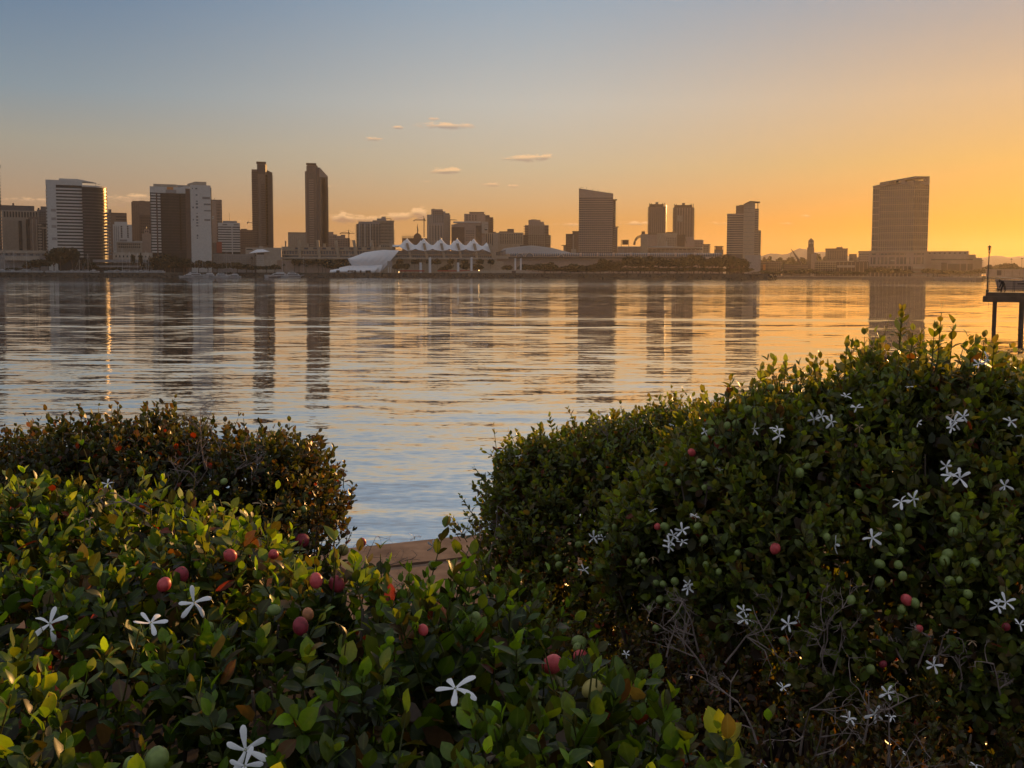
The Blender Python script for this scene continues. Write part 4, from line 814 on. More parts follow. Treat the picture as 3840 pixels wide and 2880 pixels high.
# ---------------------------------------------------------------- trees on the far shore
def crown_mesh(seed, n=1100, flat=.7, leaf=.5):
    rg = np.random.RandomState(seed); mb = MB()
    cl = rg.randn(16, 3); cl /= np.linalg.norm(cl, axis=1)[:, None]; cl *= (.35+.45*rg.rand(16, 1)); cl[:, 2] = np.abs(cl[:, 2])*.9-.15
    cr = .22+.22*rg.rand(16)
    for i in range(n):
        k = rg.randint(16); d = rg.randn(3); d /= np.linalg.norm(d); p = cl[k]+d*cr[k]*(.55+.45*rg.rand())
        a = rg.randn(3); a /= np.linalg.norm(a); b = np.cross(a, rg.randn(3)); b /= np.linalg.norm(b); s = .05+.05*rg.rand()
        p = p*np.array([.5, .5, flat*.62])+np.array([0, 0, .58])
        a = a*s; b = b*s*.8
        mb.add([p-a, p+b*.6, p+a, p-b*.6], [(0, 1, 2, 3)])
    return mb.mesh('crown', M_leafd)
CROWNS = [crown_mesh(11+i) for i in range(5)]
def trunk_mesh(seed):
    rg = np.random.RandomState(seed); mb = MB(); mb.tube([(0, 0, -.03), (.01, 0, .2), (0, .01, .45)], [.035, .028, .018], 6)
    for k in range(5):
        a = rg.rand()*6.28; mb.tube([(0, 0, .22+.05*k), (.14*math.cos(a), .14*math.sin(a), .45+.05*k), (.26*math.cos(a), .26*math.sin(a), .62+.04*k)], [.016, .010, .004], 5)
    return mb.mesh('trunk', M_bark)
TRUNKS = [trunk_mesh(31+i) for i in range(3)]
tn = [0]
def tree(px, yt, yb, w, R, label, group, dens=1, zb=None):
    R *= SC; zb = landz(px) if zb is None else zb
    q = at(px, 1030, R); k = tn[0]; tn[0] += 1
    h = at(px, yt, R).z-zb
    o = empty('tree', (q.x, q.y, zb-.1), k*1.7, label, 'tree', group)
    ww = w*R/F
    link('trunk', TRUNKS[k % 3], o, None, (ww*.9, ww*.9, h*.95))
    link('crown', CROWNS[k % 5], o, None, (ww*1.35, ww*1.35, h*1.02), (0, 0, k*.9))
    return o
rg = np.random.RandomState(5)
G1 = 'dark round trees along the shore of the rocky spit'
for px, yt, w in [(2040, 985, 60), (2064, 983, 44), (2085, 1000, 36), (2108, 1000, 40), (2128, 994, 40), (2155, 987, 44), (2180, 994, 44), (2200, 992, 44), (2226, 984, 46), (2252, 980, 44), (2262, 964, 36), (2285, 976, 50), (2318, 975, 50), (2352, 950, 46), (2372, 960, 50), (2402, 958, 54),
                  (2436, 957, 50), (2468, 960, 56), (2504, 962, 52), (2538, 964, 52), (2566, 958, 50), (2592, 950, 48), (2618, 952, 50), (2646, 958, 50), (2672, 958, 44), (2696, 955, 46), (2724, 954, 48), (2745, 955, 40), (2772, 955, 46), (2786, 962, 34)]:
    tree(px, yt-2+4*rg.rand(), 1024, w, 1090-40*rg.rand(), 'dark round tree in the dense row in front of the stadium', G1)
for px, yt, w in [(2300, 1000, 60), (2350, 1002, 60), (2400, 1000, 62), (2450, 1004, 60), (2500, 1002, 60), (2550, 1000, 60), (2600, 1000, 60), (2650, 1002, 60), (2700, 1006, 60), (2200, 1010, 60), (2140, 1012, 50), (2250, 1006, 50)]+[(2045+31*i_, 1003+4*math.sin(i_*2.3), 52) for i_ in range(25)]:
    tree(px, yt, 1024, w, 1075, 'low dark shrub tree filling the foot of the row', 'low shrub trees under the row')
tree(203, 945, 1010, 50, 1192, 'dark low tree at the foot of the white banded hotel panel', None)
tree(228, 912, 1010, 74, 1190, 'broad dark tree, larger of two in front of the white banded hotel', None)
tree(272, 920, 1010, 48, 1185, 'dark rounded tree, smaller of two in front of the white banded hotel', None)
for px, yt, w in [(590, 955, 50), (620, 950, 60), (655, 954, 50), (690, 958, 50), (150, 968, 70), (120, 985, 50), (320, 970, 50), (350, 992, 40), (560, 985, 60), (640, 985, 70), (700, 982, 60), (745, 975, 50), (780, 974, 56), (815, 984, 44), (850, 982, 50), (890, 980, 50), (925, 990, 60), (960, 994, 56), (1000, 992, 50), (1035, 990, 40), (500, 948, 14), (529, 946, 12), (55, 1002, 50), (440, 998, 40)]:
    tree(px, yt, 1015, w, 1190-15*rg.rand(), 'dark garden tree between the marina and the hotels', 'garden trees behind the marina')
for px in list(range(1105, 1310, 17)): tree(px, 968+3*rg.rand(), 985, 22, 1222, 'round dark shrub along the hall terrace', 'terrace shrubs', zb=13)
for px in [1500, 1555, 1570, 1610, 1640, 1690, 1745, 1800, 1840]: tree(px, 966+3*rg.rand(), 985, 24, 1228, 'round dark shrub along the tent hall terrace', 'tent hall terrace shrubs', zb=13)
for px, yt, w in [(1250, 978, 60), (1285, 980, 60), (1320, 983, 50), (1680, 988, 34), (1900, 992, 40), (1970, 990, 60), (1998, 990, 50), (2020, 996, 40), (1490, 985, 40), (1520, 985, 36), (1660, 1000, 30), (1750, 985, 60), (1790, 984, 50)]:
    tree(px, yt, 1018, w, 1195, 'dark clipped tree on the lawn before the hall', 'lawn trees before the hall')
for px, yt, w in [(2790, 1012, 24), (2808, 1006, 26), (2830, 1020, 30), (2866, 1014, 50), (2900, 1015, 50), (2935, 1012, 50), (2968, 1010, 50), (3000, 1008, 56), (3035, 1006, 50), (3070, 1010, 50), (3105, 1014, 50), (3140, 1016, 50), (3175, 1014, 50), (3210, 1016, 46), (3245, 1016, 40)]:
    tree(px, yt, 1036, w, 1140, 'hazy dark tree along the cove below the garages', 'trees along the cove')
for px in range(2856, 3100, 14): tree(px, 962+8*math.sin(px*.3)+5*rg.rand(), 985, 26, 1900, 'far hazy tree on the slope behind the garages', 'trees on the far slope')
tree(3064, 944, 985, 30, 1880, 'round hazy tree standing up right of the clock tower', None)
tree(2863, 952, 985, 14, 1850, 'thin hazy tree standing up left of the slanted mast', None)
for px, yt, w in [(3268, 1000, 40), (3300, 998, 30), (3330, 1006, 44), (3362, 1004, 40), (3400, 1008, 40), (3480, 1004, 44), (3515, 1008, 40), (3560, 1010, 50), (3600, 1012, 44), (3640, 1010, 40), (3668, 1006, 36)]:
    tree(px, yt, 1040, w, 1075, 'hazy tree before the hotel podium', 'trees before the hotel podium')
for px, yt, w in [(3690, 996, 30), (3712, 992, 34), (3735, 992, 34), (3756, 982, 34), (3768, 981, 22), (3790, 982, 34), (3806, 990, 36), (3826, 998, 34), (3850, 1000, 34)]:
    tree(px, yt, 1012, w, 1180, 'hazy orange-lit tree behind the long warehouse', 'trees behind the warehouse')
def palm(px, yt, R, label, group):
    R *= SC; h = at(px, yt, R).z-landz(px); q = at(px, 1030, R)
    o = empty('palm_tree', (q.x, q.y, landz(px)-.1), px*.37, label, 'palm tree', group)
    MB().tube([(0, 0, 0), (.15, 0, h*.5), (0, .1, h*.88)], [.4, .3, .26], 7).build('trunk', M_bark, o)
    mb = MB(); rgp = np.random.RandomState(int(px))
    for k in range(34):
        a = k*2.4; e = -.9+2.2*rgp.rand(); ln = 2.0+.8*rgp.rand(); pts = []
        for j in range(5):
            u = j/4; pts.append(Vector((math.cos(a)*ln*u*math.cos(e*.7), math.sin(a)*ln*u*math.cos(e*.7), h*.88+ln*(u*math.sin(e)-.45*u*u))))
        sd_ = Vector((-math.sin(a), math.cos(a), 0))
        for j in range(4):
            w0, w1 = .34*math.sin(math.pi*(j+.6)/5), .34*math.sin(math.pi*(j+1.6)/5)
            mb.add([pts[j]-sd_*w0, pts[j]+sd_*w0, pts[j+1]+sd_*w1, pts[j+1]-sd_*w1], [(0, 1, 2, 3)])
    mb.build('crown', M_leafd, o)
palm(946, 958, 1180, 'shorter fan palm of the pair beside the tent roof pavilion', None)
palm(957, 942, 1182, 'taller fan palm of the pair beside the tent roof pavilion', None)
for px, yt in [(1105, 986), (1122, 988), (1145, 984), (1150, 990), (1195, 986), (1210, 988), (1222, 990), (1030, 988), (1065, 986), (1480, 990), (1505, 988), (1518, 992)]:
    palm(px, yt, 1160, 'short bushy palm on the lawn near the bandstand shell', 'short palms near the bandstand')
for px, yt in [(3262, 998), (3268, 1003), (3345, 1006), (3375, 1002), (3408, 1004), (3500, 1004)]: palm(px, yt, 1060, 'hazy palm in front of the hotel podium', 'palms before the hotel podium')

# ---------------------------------------------------------------- boats
def hull(L_, B, H, sheer=.25):
    mb = MB(); prof = [(-.5, .80), (-.3, .95), (0, 1.0), (.25, .82), (.42, .40), (.5, .03)]
    vs = []
    for u, w in prof:
        zt = H*(1+sheer*max(0, u+.1)*1.6)
        vs += [(u*L_, -B/2*w, zt), (u*L_+(.03*L_ if u > .4 else 0)*-1, -B/2*w*.75, -.25), (u*L_-(.03*L_ if u > .4 else 0), B/2*w*.75, -.25), (u*L_, B/2*w, zt)]
    n = len(prof); fs = [(0, 1, 2, 3), (4*n-1, 4*n-2, 4*n-3, 4*n-4)]
    for i in range(n-1):
        for k in range(4): a = 4*i+k; b = 4*i+(k+1) % 4; fs.append((b, a, a+4, b+4))
    return mb.add(vs, fs)
def house(L0, L1, B, z0, z1, rake=.8):
    return MB().add([(L0, -B/2, z0), (L1, -B/2, z0), (L1, B/2, z0), (L0, B/2, z0), (L0+.2, -B/2*.85, z1), (L1-rake, -B/2*.85, z1), (L1-rake, B/2*.85, z1), (L0+.2, B/2*.85, z1)],
                    [(3, 2, 1, 0), (4, 5, 6, 7), (0, 1, 5, 4), (1, 2, 6, 5), (2, 3, 7, 6), (3, 0, 4, 7)])
M_boatg = mat('backlit_hazed_gelcoat', (.24, .21, .20), .4, .08, .5, .4)  # white gelcoat greyed in colour for backlight and haze
def motor_yacht(px, py, Lp, R, dirn, label, group, decks=2, dark=False, z=.05, mb_=None):
    M_boat = mb_ or MAT['white_gelcoat']
    q = onz(px, py) if R is None else at(px, 1030, R); R = math.hypot(q.x, q.y); az_ = math.atan2(q.x, q.y)
    o = empty('motor_yacht', (q.x, q.y, z), -az_+(0 if dirn > 0 else math.pi), label, 'boat', group)
    L_ = Lp*R/F; B = L_*.24; H = max(1.1, L_*.085)
    hull(L_, B, H).build('hull', M_navy if dark else M_boat, o)
    c_ = house(-L_*.36, L_*.22, B*.8, H*.98, H+L_*.085, L_*.08).build('cabin', M_boat, o)
    for sgn in (-1, 1): MB().box(-L_*.30, L_*.12, sgn*B*.385-.04, sgn*B*.385+.04, H+L_*.02, H+L_*.055).build('window_strip', M_glass, c_)
    for sgn in (-1, 1): MB().box(-L_*.25, L_*.25, sgn*B*.49-.05, sgn*B*.49+.05, H*.55, H*.72).build('hull_window', M_glass, o)
    if decks > 1:
        d_ = house(-L_*.30, L_*.06, B*.66, H+L_*.085, H+L_*.145, L_*.06).build('flybridge', M_boat, o)
        MB().box(-L_*.22, L_*.0, -B*.34, -B*.30, H+L_*.1, H+L_*.125).build('window_strip', M_glass, d_)
        MB().box(-L_*.26, -L_*.02, -B*.28, B*.28, H+L_*.185, H+L_*.195).build('hardtop', M_boat, d_)
        MB().tube([(-L_*.1, 0, H+L_*.14), (-L_*.13, 0, H+L_*.25)], L_*.004+.03, 5).build('radar_mast', M_boat, o)
    rail = MB(); 
    for sgn in (-1, 1): rail.tube([(L_*.2, sgn*B*.42, H*1.3), (L_*.38, sgn*B*.26, H*1.5), (L_*.49, 0, H*1.6)], .05, 4)
    rail.build('bow_rail', M_mast, o)
    return o
def sailboat(px, Lp, ytop, R, dirn, label, group, z=.05):
    q = at(px, 1030, R); az_ = math.atan2(q.x, q.y)
    o = empty('sailboat', (q.x, q.y, z), -az_+(0 if dirn > 0 else math.pi), label, 'boat', group)
    L_ = Lp*R/F; B = L_*.28; H = max(.9, L_*.09); top = at(px, ytop, R).z-z
    hull(L_, B, H, .15).build('hull', M_boat, o); house(-L_*.2, L_*.15, B*.55, H*.98, H+.7, .6).build('cabin', M_boat, o)
    MB().tube([(.05*L_, 0, H), (.05*L_, 0, top)], [.16, .10], 6).build('mast', M_mast, o)
    MB().tube([(.05*L_, 0, H+1.6), (-.35*L_, 0, H+1.5)], .13, 6).build('boom', M_sail, o)
    MB().tube([(.05*L_, 0, top), (.49*L_, 0, H*1.2)], .045, 4).tube([(.05*L_, 0, top), (-.49*L_, 0, H)], .045, 4).build('stay', M_mast, o)
    MB().tube([(.05*L_, -B*.3, H+(top-H)*.5), (.05*L_, B*.3, H+(top-H)*.5)], .05, 4).build('spreader', M_mast, o)
GS = 'sailboats moored in the marina'
for px, yt, lp, lab in [(15, 946, 34, 'sailboat with bare mast beside the hotel podium, at the marina end'), (51, 944, 38, 'sailboat with bare mast before the white awning'), (99, 946, 40, 'sailboat with bare mast before the dark garden trees'), (297, 972, 30, 'sailboat with short double-height mast near the smaller dark tree'),
                        (329, 952, 34, 'sailboat with bare mast beside the curved glass hotel end'), (462, 929, 40, 'sailboat with tall mast before the civic hall'), (485, 942, 36, 'sailboat with tall mast before the low pale terrace, left end'), (515, 948, 30, 'sailboat before the low pale terrace, middle'),
                        (547, 940, 34, 'sailboat with tall mast before the low pale terrace, right end'), (555, 946, 28, 'sailboat close behind its taller-masted neighbour at the terrace'), (729, 945, 44, 'sailboat with tall mast before the pale blank slab'), (759, 950, 42, 'sailboat with mast right of the pale blank slab base'), (852, 936, 50, 'sailboat with tall mast before the white office block'),
                        (1057, 920, 44, 'sailboat with the tallest mast beside the big white yachts'), (1312, 945, 26, 'sailboat with mast rising behind the bandstand shell tip'), (1140, 960, 30, 'sailboat with faint mast before the brown parking wall')]:
    w_ = 690 < px < 1200; sailboat(px, lp, yt, 1238 if w_ else 1226, 1 if int(px) % 2 else -1, lab, GS, .05 if w_ else 5.8)
GM = 'motor boats moored along the far marina'
for i, (px, lp, dk) in enumerate([(4, 30, 0), (30, 30, 0), (88, 26, 0), (115, 26, 0), (146, 26, 0), (190, 34, 0), (214, 26, 0), (240, 22, 0), (258, 26, 0), (275, 30, 0), (300, 30, 0), (318, 26, 0), (346, 36, 0), (360, 24, 0), (414, 42, 0), (444, 34, 0), (475, 26, 0), (500, 36, 0), (524, 30, 0), (580, 42, 0), (596, 44, 0)]):
    q = motor_yacht(px, 1030, lp, 1214-(i % 3)*4, 1 if i % 2 else -1, 'small white motor boat in the line along the marina', GM, 1 if i % 3 else 2, False, 5.7)
for px, py, lp, dn, dk, lab in [(700, 1037, 54, -1, False, 'low white cruiser at the left end of the yacht cluster'), (738, 1035, 84, 1, False, 'long white yacht with dark hull windows before the pale blank slab'), (776, 1033, 70, -1, False, 'white yacht half hidden behind the long cluster yacht'), (838, 1034, 70, 1, False, 'white yacht with raised flybridge right of the long cluster yacht'), (872, 1035, 60, -1, False, 'white cruiser at the right end of the yacht cluster'),
                                (1038, 1036.5, 90, -1, False, 'large white yacht with three curved dark window bands'), (1030, 1038.5, 44, 1, True, 'small dark hulled boat before the large curved-window yacht'), (1106, 1037, 84, 1, False, 'sleek white yacht with long bow beside the large curved-window yacht'), (1152, 1034, 34, -1, False, 'small white cruiser behind the sleek long-bow yacht')]:
    motor_yacht(px, py, lp, 1216+(1039-py)*5, dn, lab, None, 2, dk)
by = T('marker_buoy', 'small red marker buoy on the water before the bandstand lawn', 'buoy', 1557.5, 1100, 0.0)
MB().tube([(0, 0, -.2), (0, 0, .5), (0, 0, .6), (0, 0, 1.6)], [.7, .7, .35, .1], 8).build('float', M_redt, by.o)
MB().tube([(0, 0, 1.5), (0, 0, 1.75), (0, 0, 2.0)], [.05, .2, .05], 6).build('light', M_lamp, by.o)
motor_yacht(3905, 1072, 275, 425, -1, 'big pale motor yacht passing behind the pier railing', None, 2, False, .05, M_boatg)

# ---------------------------------------------------------------- pier with lamp, person and dog
pq = onz(3735, 1217); RP = math.hypot(pq.x, pq.y)
def pier():
    t = T('pier', 'brown concrete fishing pier on square piles with a dark railing', 'pier', 3740, RP, 0.0)
    t.box('deck', 3699, 4420, 1097, 1112, M_conc, -.3, 4.5); t.box('cap_beam', 3688.5, 4420, 1112, 1132.5, M_conc, -.5, 4.9)
    for a, b in [(3726.5, 3743), (3828, 3845), (3930, 3947), (4040, 4057)]:
        z1 = t.Z(1132.5)
        for yf in (.1, 3.2): MB().box(t.X(a), t.X(b), yf, yf+.62, -.9, z1).build('pile', M_conc, t.o)
    rl = t.o
    for px in (3708.5, 3742, 3802.5, 3808.5, 3868, 3930, 3936, 3996, 4060): t.bar('rail_post', (px, 1054.5), (px, 1097), .030, M_dark, 3.6)
    for py in (1062.3, 1069.2, 1075.7, 1083.3, 1090): t.bar('rail', (3707, py), (4420, py), .018, M_dark, 3.6)
    t.bar('top_rail', (3706, 1054.8), (4420, 1054.8), .035, M_dark, 3.6)
    MB().tube([(t.X(3710.5), -.42, t.Z(1132)), (t.X(3710.2), -.42, t.Z(1156))], .012, 4).build('rope', M_dark, t.o)
    # lamp
    l = T('pier_lamp', 'dark lamp post with a tapered glass lantern at the pier corner', 'street lamp', 3705, RP, t.Z(1097))
    MB().tube([(l.X(3704), .4, 0), (l.X(3704), .4, .25), (l.X(3704.2), .4, .3), (l.X(3706.5), .4, l.Z(946))], [.13, .12, .065, .05], 10).build('post', M_dark, l.o)
    cx, z0, z1 = l.X(3707), l.Z(946), l.Z(927); r0, r1 = .09, .17
    MB().tube([(cx, .4, z0-.08), (cx, .4, z0)], [.06, .11], 8).build('collar', M_dark, l.o)
    for k in range(6):
        a = k*math.pi/3; MB().tube([(cx+r0*math.cos(a), .4+r0*math.sin(a), z0), (cx+r1*math.cos(a), .4+r1*math.sin(a), z1)], .012, 4).build('lantern_rib', M_dark, l.o)
    MB().tube([(cx, .4, z1), (cx, .4, z1+.06), (cx, .4, z1+.14), (cx, .4, z1+.2)], [.19, .17, .09, .02], 8).build('lantern_cap', M_dark, l.o)
    MB().tube([(cx, .4, z1-.3), (cx, .4, z1)], .06, 8).build('lamp_holder', M_dark, l.o)
    MB().tube([(cx, .4, z0+.02), (cx, .4, z1-.31)], [.05, .07], 8).build('bulb_glass', M_pane, l.o)
    # person bending to a small dog
    zd = t.Z(1097)
    p = T('person', 'person in dark clothes bending over towards a small dog on the pier', 'person', 3762, RP, zd)
    def V(px, py, y=1.6): return (p.X(px), y, p.Z(py))
    def skin(name, vs, es, rs, m, parent, sub=2):
        me = bpy.data.meshes.new(name); me.from_pydata(vs, es, []); me.materials.append(m); o = link(name, me, parent)
        sk = o.modifiers.new('skin', 'SKIN'); o.modifiers.new('sub', 'SUBSURF').levels = 1; o.modifiers['sub'].render_levels = sub
        for i, r in enumerate(rs): me.skin_vertices[0].data[i].radius = (r, r)
        for i in range(len(vs)): me.skin_vertices[0].data[i].use_root = (i == 0)
        sk.use_smooth_shade = True
        return o
    vs = [V(3767, 1068), V(3764, 1060), V(3758, 1053), V(3753.5, 1052), V(3750, 1054.5), V(3747.5, 1058.5),        # pelvis spine chest neck head
          V(3769.5, 1072, 1.75), V(3771, 1083, 1.78), V(3771.5, 1094, 1.78), V(3768, 1096, 1.78),                    # far leg
          V(3763, 1072, 1.42), V(3757.5, 1081, 1.40), V(3758.5, 1094, 1.40), V(3754.5, 1096, 1.40),                  # near leg
          V(3757, 1055, 1.40), V(3754.5, 1066, 1.36), V(3750.5, 1076, 1.38), V(3748.5, 1080, 1.4),                   # near arm
          V(3757, 1055, 1.80), V(3755.5, 1066, 1.84), V(3752, 1076, 1.80), V(3750, 1080, 1.78)]
    es = [(0, 1), (1, 2), (2, 3), (3, 4), (4, 5), (0, 6), (6, 7), (7, 8), (8, 9), (0, 10), (10, 11), (11, 12), (12, 13), (2, 14), (14, 15), (15, 16), (16, 17), (2, 18), (18, 19), (19, 20), (20, 21)]
    rs = [.17, .17, .18, .07, .10, .09, .10, .075, .05, .045, .10, .075, .05, .045, .075, .052, .04, .03, .075, .052, .04, .03]
    skin('body', vs, es, rs, M_cloth, p.o)
    MB().tube([V(3753.5, 1051), V(3750.5, 1051.2), V(3748, 1054), V(3746.8, 1057)], [.05, .11, .12, .05], 10).build('hair', M_hair, p.o, True)
    for yy in (1.33, 1.45, 1.74, 1.86):
        MB().tube([V(3748.8, 1079.5, yy), V(3747.5, 1082, yy), V(3747.8, 1084, yy)], [.014, .012, .008], 5).build('finger', M_skin, p.o)
    for a, yy in ((3769.5, 1.78), (3756.3, 1.40)): MB().tube([V(a+2.5, 1096, yy), V(a, 1096, yy), V(a-3, 1096.4, yy)], [.05, .055, .035], 8).build('shoe', M_dark, p.o, True)
    d = T('dog', 'small dark dog with pricked ears at the bending person’s feet', 'dog', 3748, RP, zd)
    def D(px, py, y=1.55): return (d.X(px), y, d.Z(py))
    vs = [D(3754, 1087), D(3749, 1087), D(3745.5, 1085.5), D(3743.5, 1083), D(3740.8, 1084), D(3754.6, 1091, 1.62), D(3755.2, 1096, 1.62), D(3754.4, 1091, 1.48), D(3755, 1096, 1.48), D(3746.5, 1091, 1.62), D(3746, 1096, 1.62), D(3746.3, 1091, 1.48), D(3745.8, 1096, 1.48), D(3756.5, 1084.5), D(3757.6, 1081)]
    es = [(0, 1), (1, 2), (2, 3), (3, 4), (0, 5), (5, 6), (0, 7), (7, 8), (2, 9), (9, 10), (2, 11), (11, 12), (0, 13), (13, 14)]
    skin('body', vs, es, [.075, .08, .085, .06, .03, .035, .02, .035, .02, .035, .02, .035, .02, .02, .01], M_hair, d.o)
    for yy in (1.51, 1.59): MB().tube([D(3743.8, 1082, yy), D(3744.2, 1079.4, yy)], [.025, .004], 5).build('ear', M_hair, d.o)
pier()

# ---------------------------------------------------------------- near bank and seawall
GZ = CAMZ-1.6
M_soil = mat('dark_garden_soil', (.05, .035, .025), 1, .4, 6, bump=.4)
tag(MB().add([(-22, -26, GZ), (22, -26, GZ), (22, 5.2, GZ), (-22, 5.2, GZ)], [(0, 1, 2, 3)]).build('ground', M_soil), 'dark planting soil under the shrubs', None, None, 'structure')
def seawall():
    M_cap = mat('red_brown_concrete', (.22, .13, .09), .9, .3, 7.0, bump=.4, col2=(.33, .21, .14))
    p0, p1 = onz(1430, 2042, GZ+.03), onz(1830, 1999, GZ+.03)
    u = Vector((p1.x-p0.x, p1.y-p0.y, 0)).normalized(); nrm = Vector((u.y, -u.x, 0))       # towards the camera
    o = empty('seawall', (p0.x, p0.y, 0), math.atan2(u.y, u.x), 'reddish concrete seawall cap glimpsed between the shrubs', 'wall')
    for i in range(-9, 10):
        MB().box(i*2.4+.006+1.1, (i+1)*2.4-.006+1.1, -.42, 0, GZ-.15, GZ+.03).build('cap_slab', M_cap, o)
        MB().box(i*2.4+.006+1.1, (i+1)*2.4-.006+1.1, -1.15, -.432, GZ-.15, GZ+.02).build('cap_slab', M_cap, o)
    MB().box(-22, 24, -1.9, -.05, -.8, GZ-.155).build('wall_body', M_conc, o)
seawall()

# ---------------------------------------------------------------- natal plum shrubs
def leaf_mat():
    m = bpy.data.materials.new('waxy_shrub_leaf'); m.use_nodes = True; n_, l_ = m.node_tree.nodes, m.node_tree.links
    b = n_['Principled BSDF']; b.inputs['Roughness'].default_value = .38; b.inputs['Specular IOR Level'].default_value = .45
    a = n_.new('ShaderNodeAttribute'); a.attribute_name = 'tint'
    g = n_.new('ShaderNodeNewGeometry'); nz_ = n_.new('ShaderNodeTexNoise'); nz_.inputs['Scale'].default_value = 120; l_.new(g.outputs['Position'], nz_.inputs['Vector'])
    hs = n_.new('ShaderNodeHueSaturation'); mr_ = n_.new('ShaderNodeMapRange'); l_.new(nz_.outputs[0], mr_.inputs[0]); mr_.inputs[3].default_value = .7; mr_.inputs[4].default_value = 1.3
    l_.new(mr_.outputs[0], hs.inputs['Value']); l_.new(a.outputs['Color'], hs.inputs['Color']); l_.new(hs.outputs[0], b.inputs['Base Color'])
    pw = n_.new('ShaderNodeMath'); pw.operation = 'POWER'; l_.new(a.outputs['Alpha'], pw.inputs[0]); pw.inputs[1].default_value = 9
    pm = n_.new('ShaderNodeMath'); pm.operation = 'MULTIPLY'; l_.new(pw.outputs[0], pm.inputs[0]); pm.inputs[1].default_value = .55
    rb = n_.new('ShaderNodeMix'); rb.data_type = 'RGBA'; l_.new(pm.outputs[0], rb.inputs[0]); l_.new(hs.outputs[0], rb.inputs[6]); rb.inputs[7].default_value = (.20, .24, .06, 1)
    n2 = n_.new('ShaderNodeTexNoise'); n2.inputs['Scale'].default_value = 210; n2.inputs['Detail'].default_value = 2; l_.new(g.outputs['Position'], n2.inputs['Vector'])
    m2 = n_.new('ShaderNodeMapRange'); l_.new(n2.outputs[0], m2.inputs[0]); m2.inputs[1].default_value = .66; m2.inputs[2].default_value = .72; m2.inputs[4].default_value = .8
    sb = n_.new('ShaderNodeMix'); sb.data_type = 'RGBA'; l_.new(m2.outputs[0], sb.inputs[0]); l_.new(rb.outputs[2], sb.inputs[6]); sb.inputs[7].default_value = (.07, .04, .018, 1)
    l_.new(sb.outputs[2], b.inputs['Base Color'])
    t = n_.new('ShaderNodeBsdfTranslucent'); mc = n_.new('ShaderNodeMix'); mc.data_type = 'RGBA'; mc.blend_type = 'MULTIPLY'; mc.inputs[0].default_value = 1; l_.new(hs.outputs[0], mc.inputs[6]); mc.inputs[7].default_value = (3.0, 2.4, .5, 1)
    l_.new(mc.outputs[2], t.inputs['Color'])
    mx = n_.new('ShaderNodeMixShader'); mx.inputs[0].default_value = .40; l_.new(b.outputs[0], mx.inputs[1]); l_.new(t.outputs[0], mx.inputs[2])
    l_.new(mx.outputs[0], n_['Material Output'].inputs['Surface']); return m
M_leaf = leaf_mat()
M_twig = mat('grey_brown_twig', (.13, .095, .075), .9, .3, 40)
M_gtwig = mat('dead_grey_twig', (.26, .20, .175), .9, .25, 40)
M_stem = mat('green_stem', (.09, .10, .03), .7, .3, 40)
M_petal = mat('white_petal', (.86, .86, .88), .5, .03, 60)
M_pcent = mat('flower_centre', (.72, .74, .50), .6, .1, 60)
M_fgreen = mat('green_plum_skin', (.20, .26, .07), .45, .25, 90, .4, bump=.12)
M_fyel = mat('yellow_plum_skin', (.42, .34, .10), .5, .2, 90, .4, bump=.12)
M_fred = mat('red_plum_skin', (.60, .05, .06), .42, .3, 60, .45, bump=.12, col2=(.78, .13, .13))
M_fdusk = mat('dusky_plum_skin', (.28, .03, .045), .5, .35, 90, .4, bump=.12)
M_forg = mat('orange_plum_skin', (.50, .20, .09), .5, .25, 90, .4, bump=.12)
TM = [(0, 0), (.20, .36), (.46, .54), (.73, .46), (.91, .22), (1.03, 0)]
LV, LF = [], []
def leaf_tpl():
    n = len(TM); v = [(0, t_, -.14*t_*t_) for t_, w in TM]
    for sg in (-1, 1):
        for t_, w in TM[1:-1]: v.append((sg*w*.60, t_, -.14*t_*t_+.16*w-.02*t_))
    f = []
    for s_, o in ((0, n), (1, n+n-2)):
        q = [(0, 1, o)]+[(i, i+1, o+i, o+i-1) for i in range(1, n-2)]+[(n-2, n-1, o+n-3)]
        f += [tuple(k[::-1]) if s_ == 1 else k for k in q]
    return np.array(v, float), [tuple(reversed(k)) for k in f]
LV, LF = leaf_tpl()
LV2 = LV.copy(); LV2[:, 2] = LV2[:, 2]*1.2-.22*LV[:, 1]**2+.05*LV[:, 0]*LV[:, 1]; LV2[:, 0] *= .86; LV2[:, 0] += .10*LV[:, 1]**2
LV3 = LV.copy(); LV3[:, 2] = LV3[:, 2]*.5+.12*LV[:, 1]**2-.25*np.abs(LV[:, 0])*LV[:, 1]; LV3[:, 0] *= 1.1; LV3[:, 0] -= .07*LV[:, 1]**2
SV = np.array([(0, 0, 0), (-.28, .35, .05), (-.26, .8, 0), (0, 1, -.14), (.26, .8, 0), (.28, .35, .05)], float); SF = [(0, 5, 4, 3, 2, 1)]
TV = np.array([(1, 0, 0), (-.5, 0, .87), (-.5, 0, -.87), (.6, 1, 0), (-.3, 1, .5), (-.3, 1, -.5)], float); TF = [(0, 1, 4, 3), (1, 2, 5, 4), (2, 0, 3, 5)]
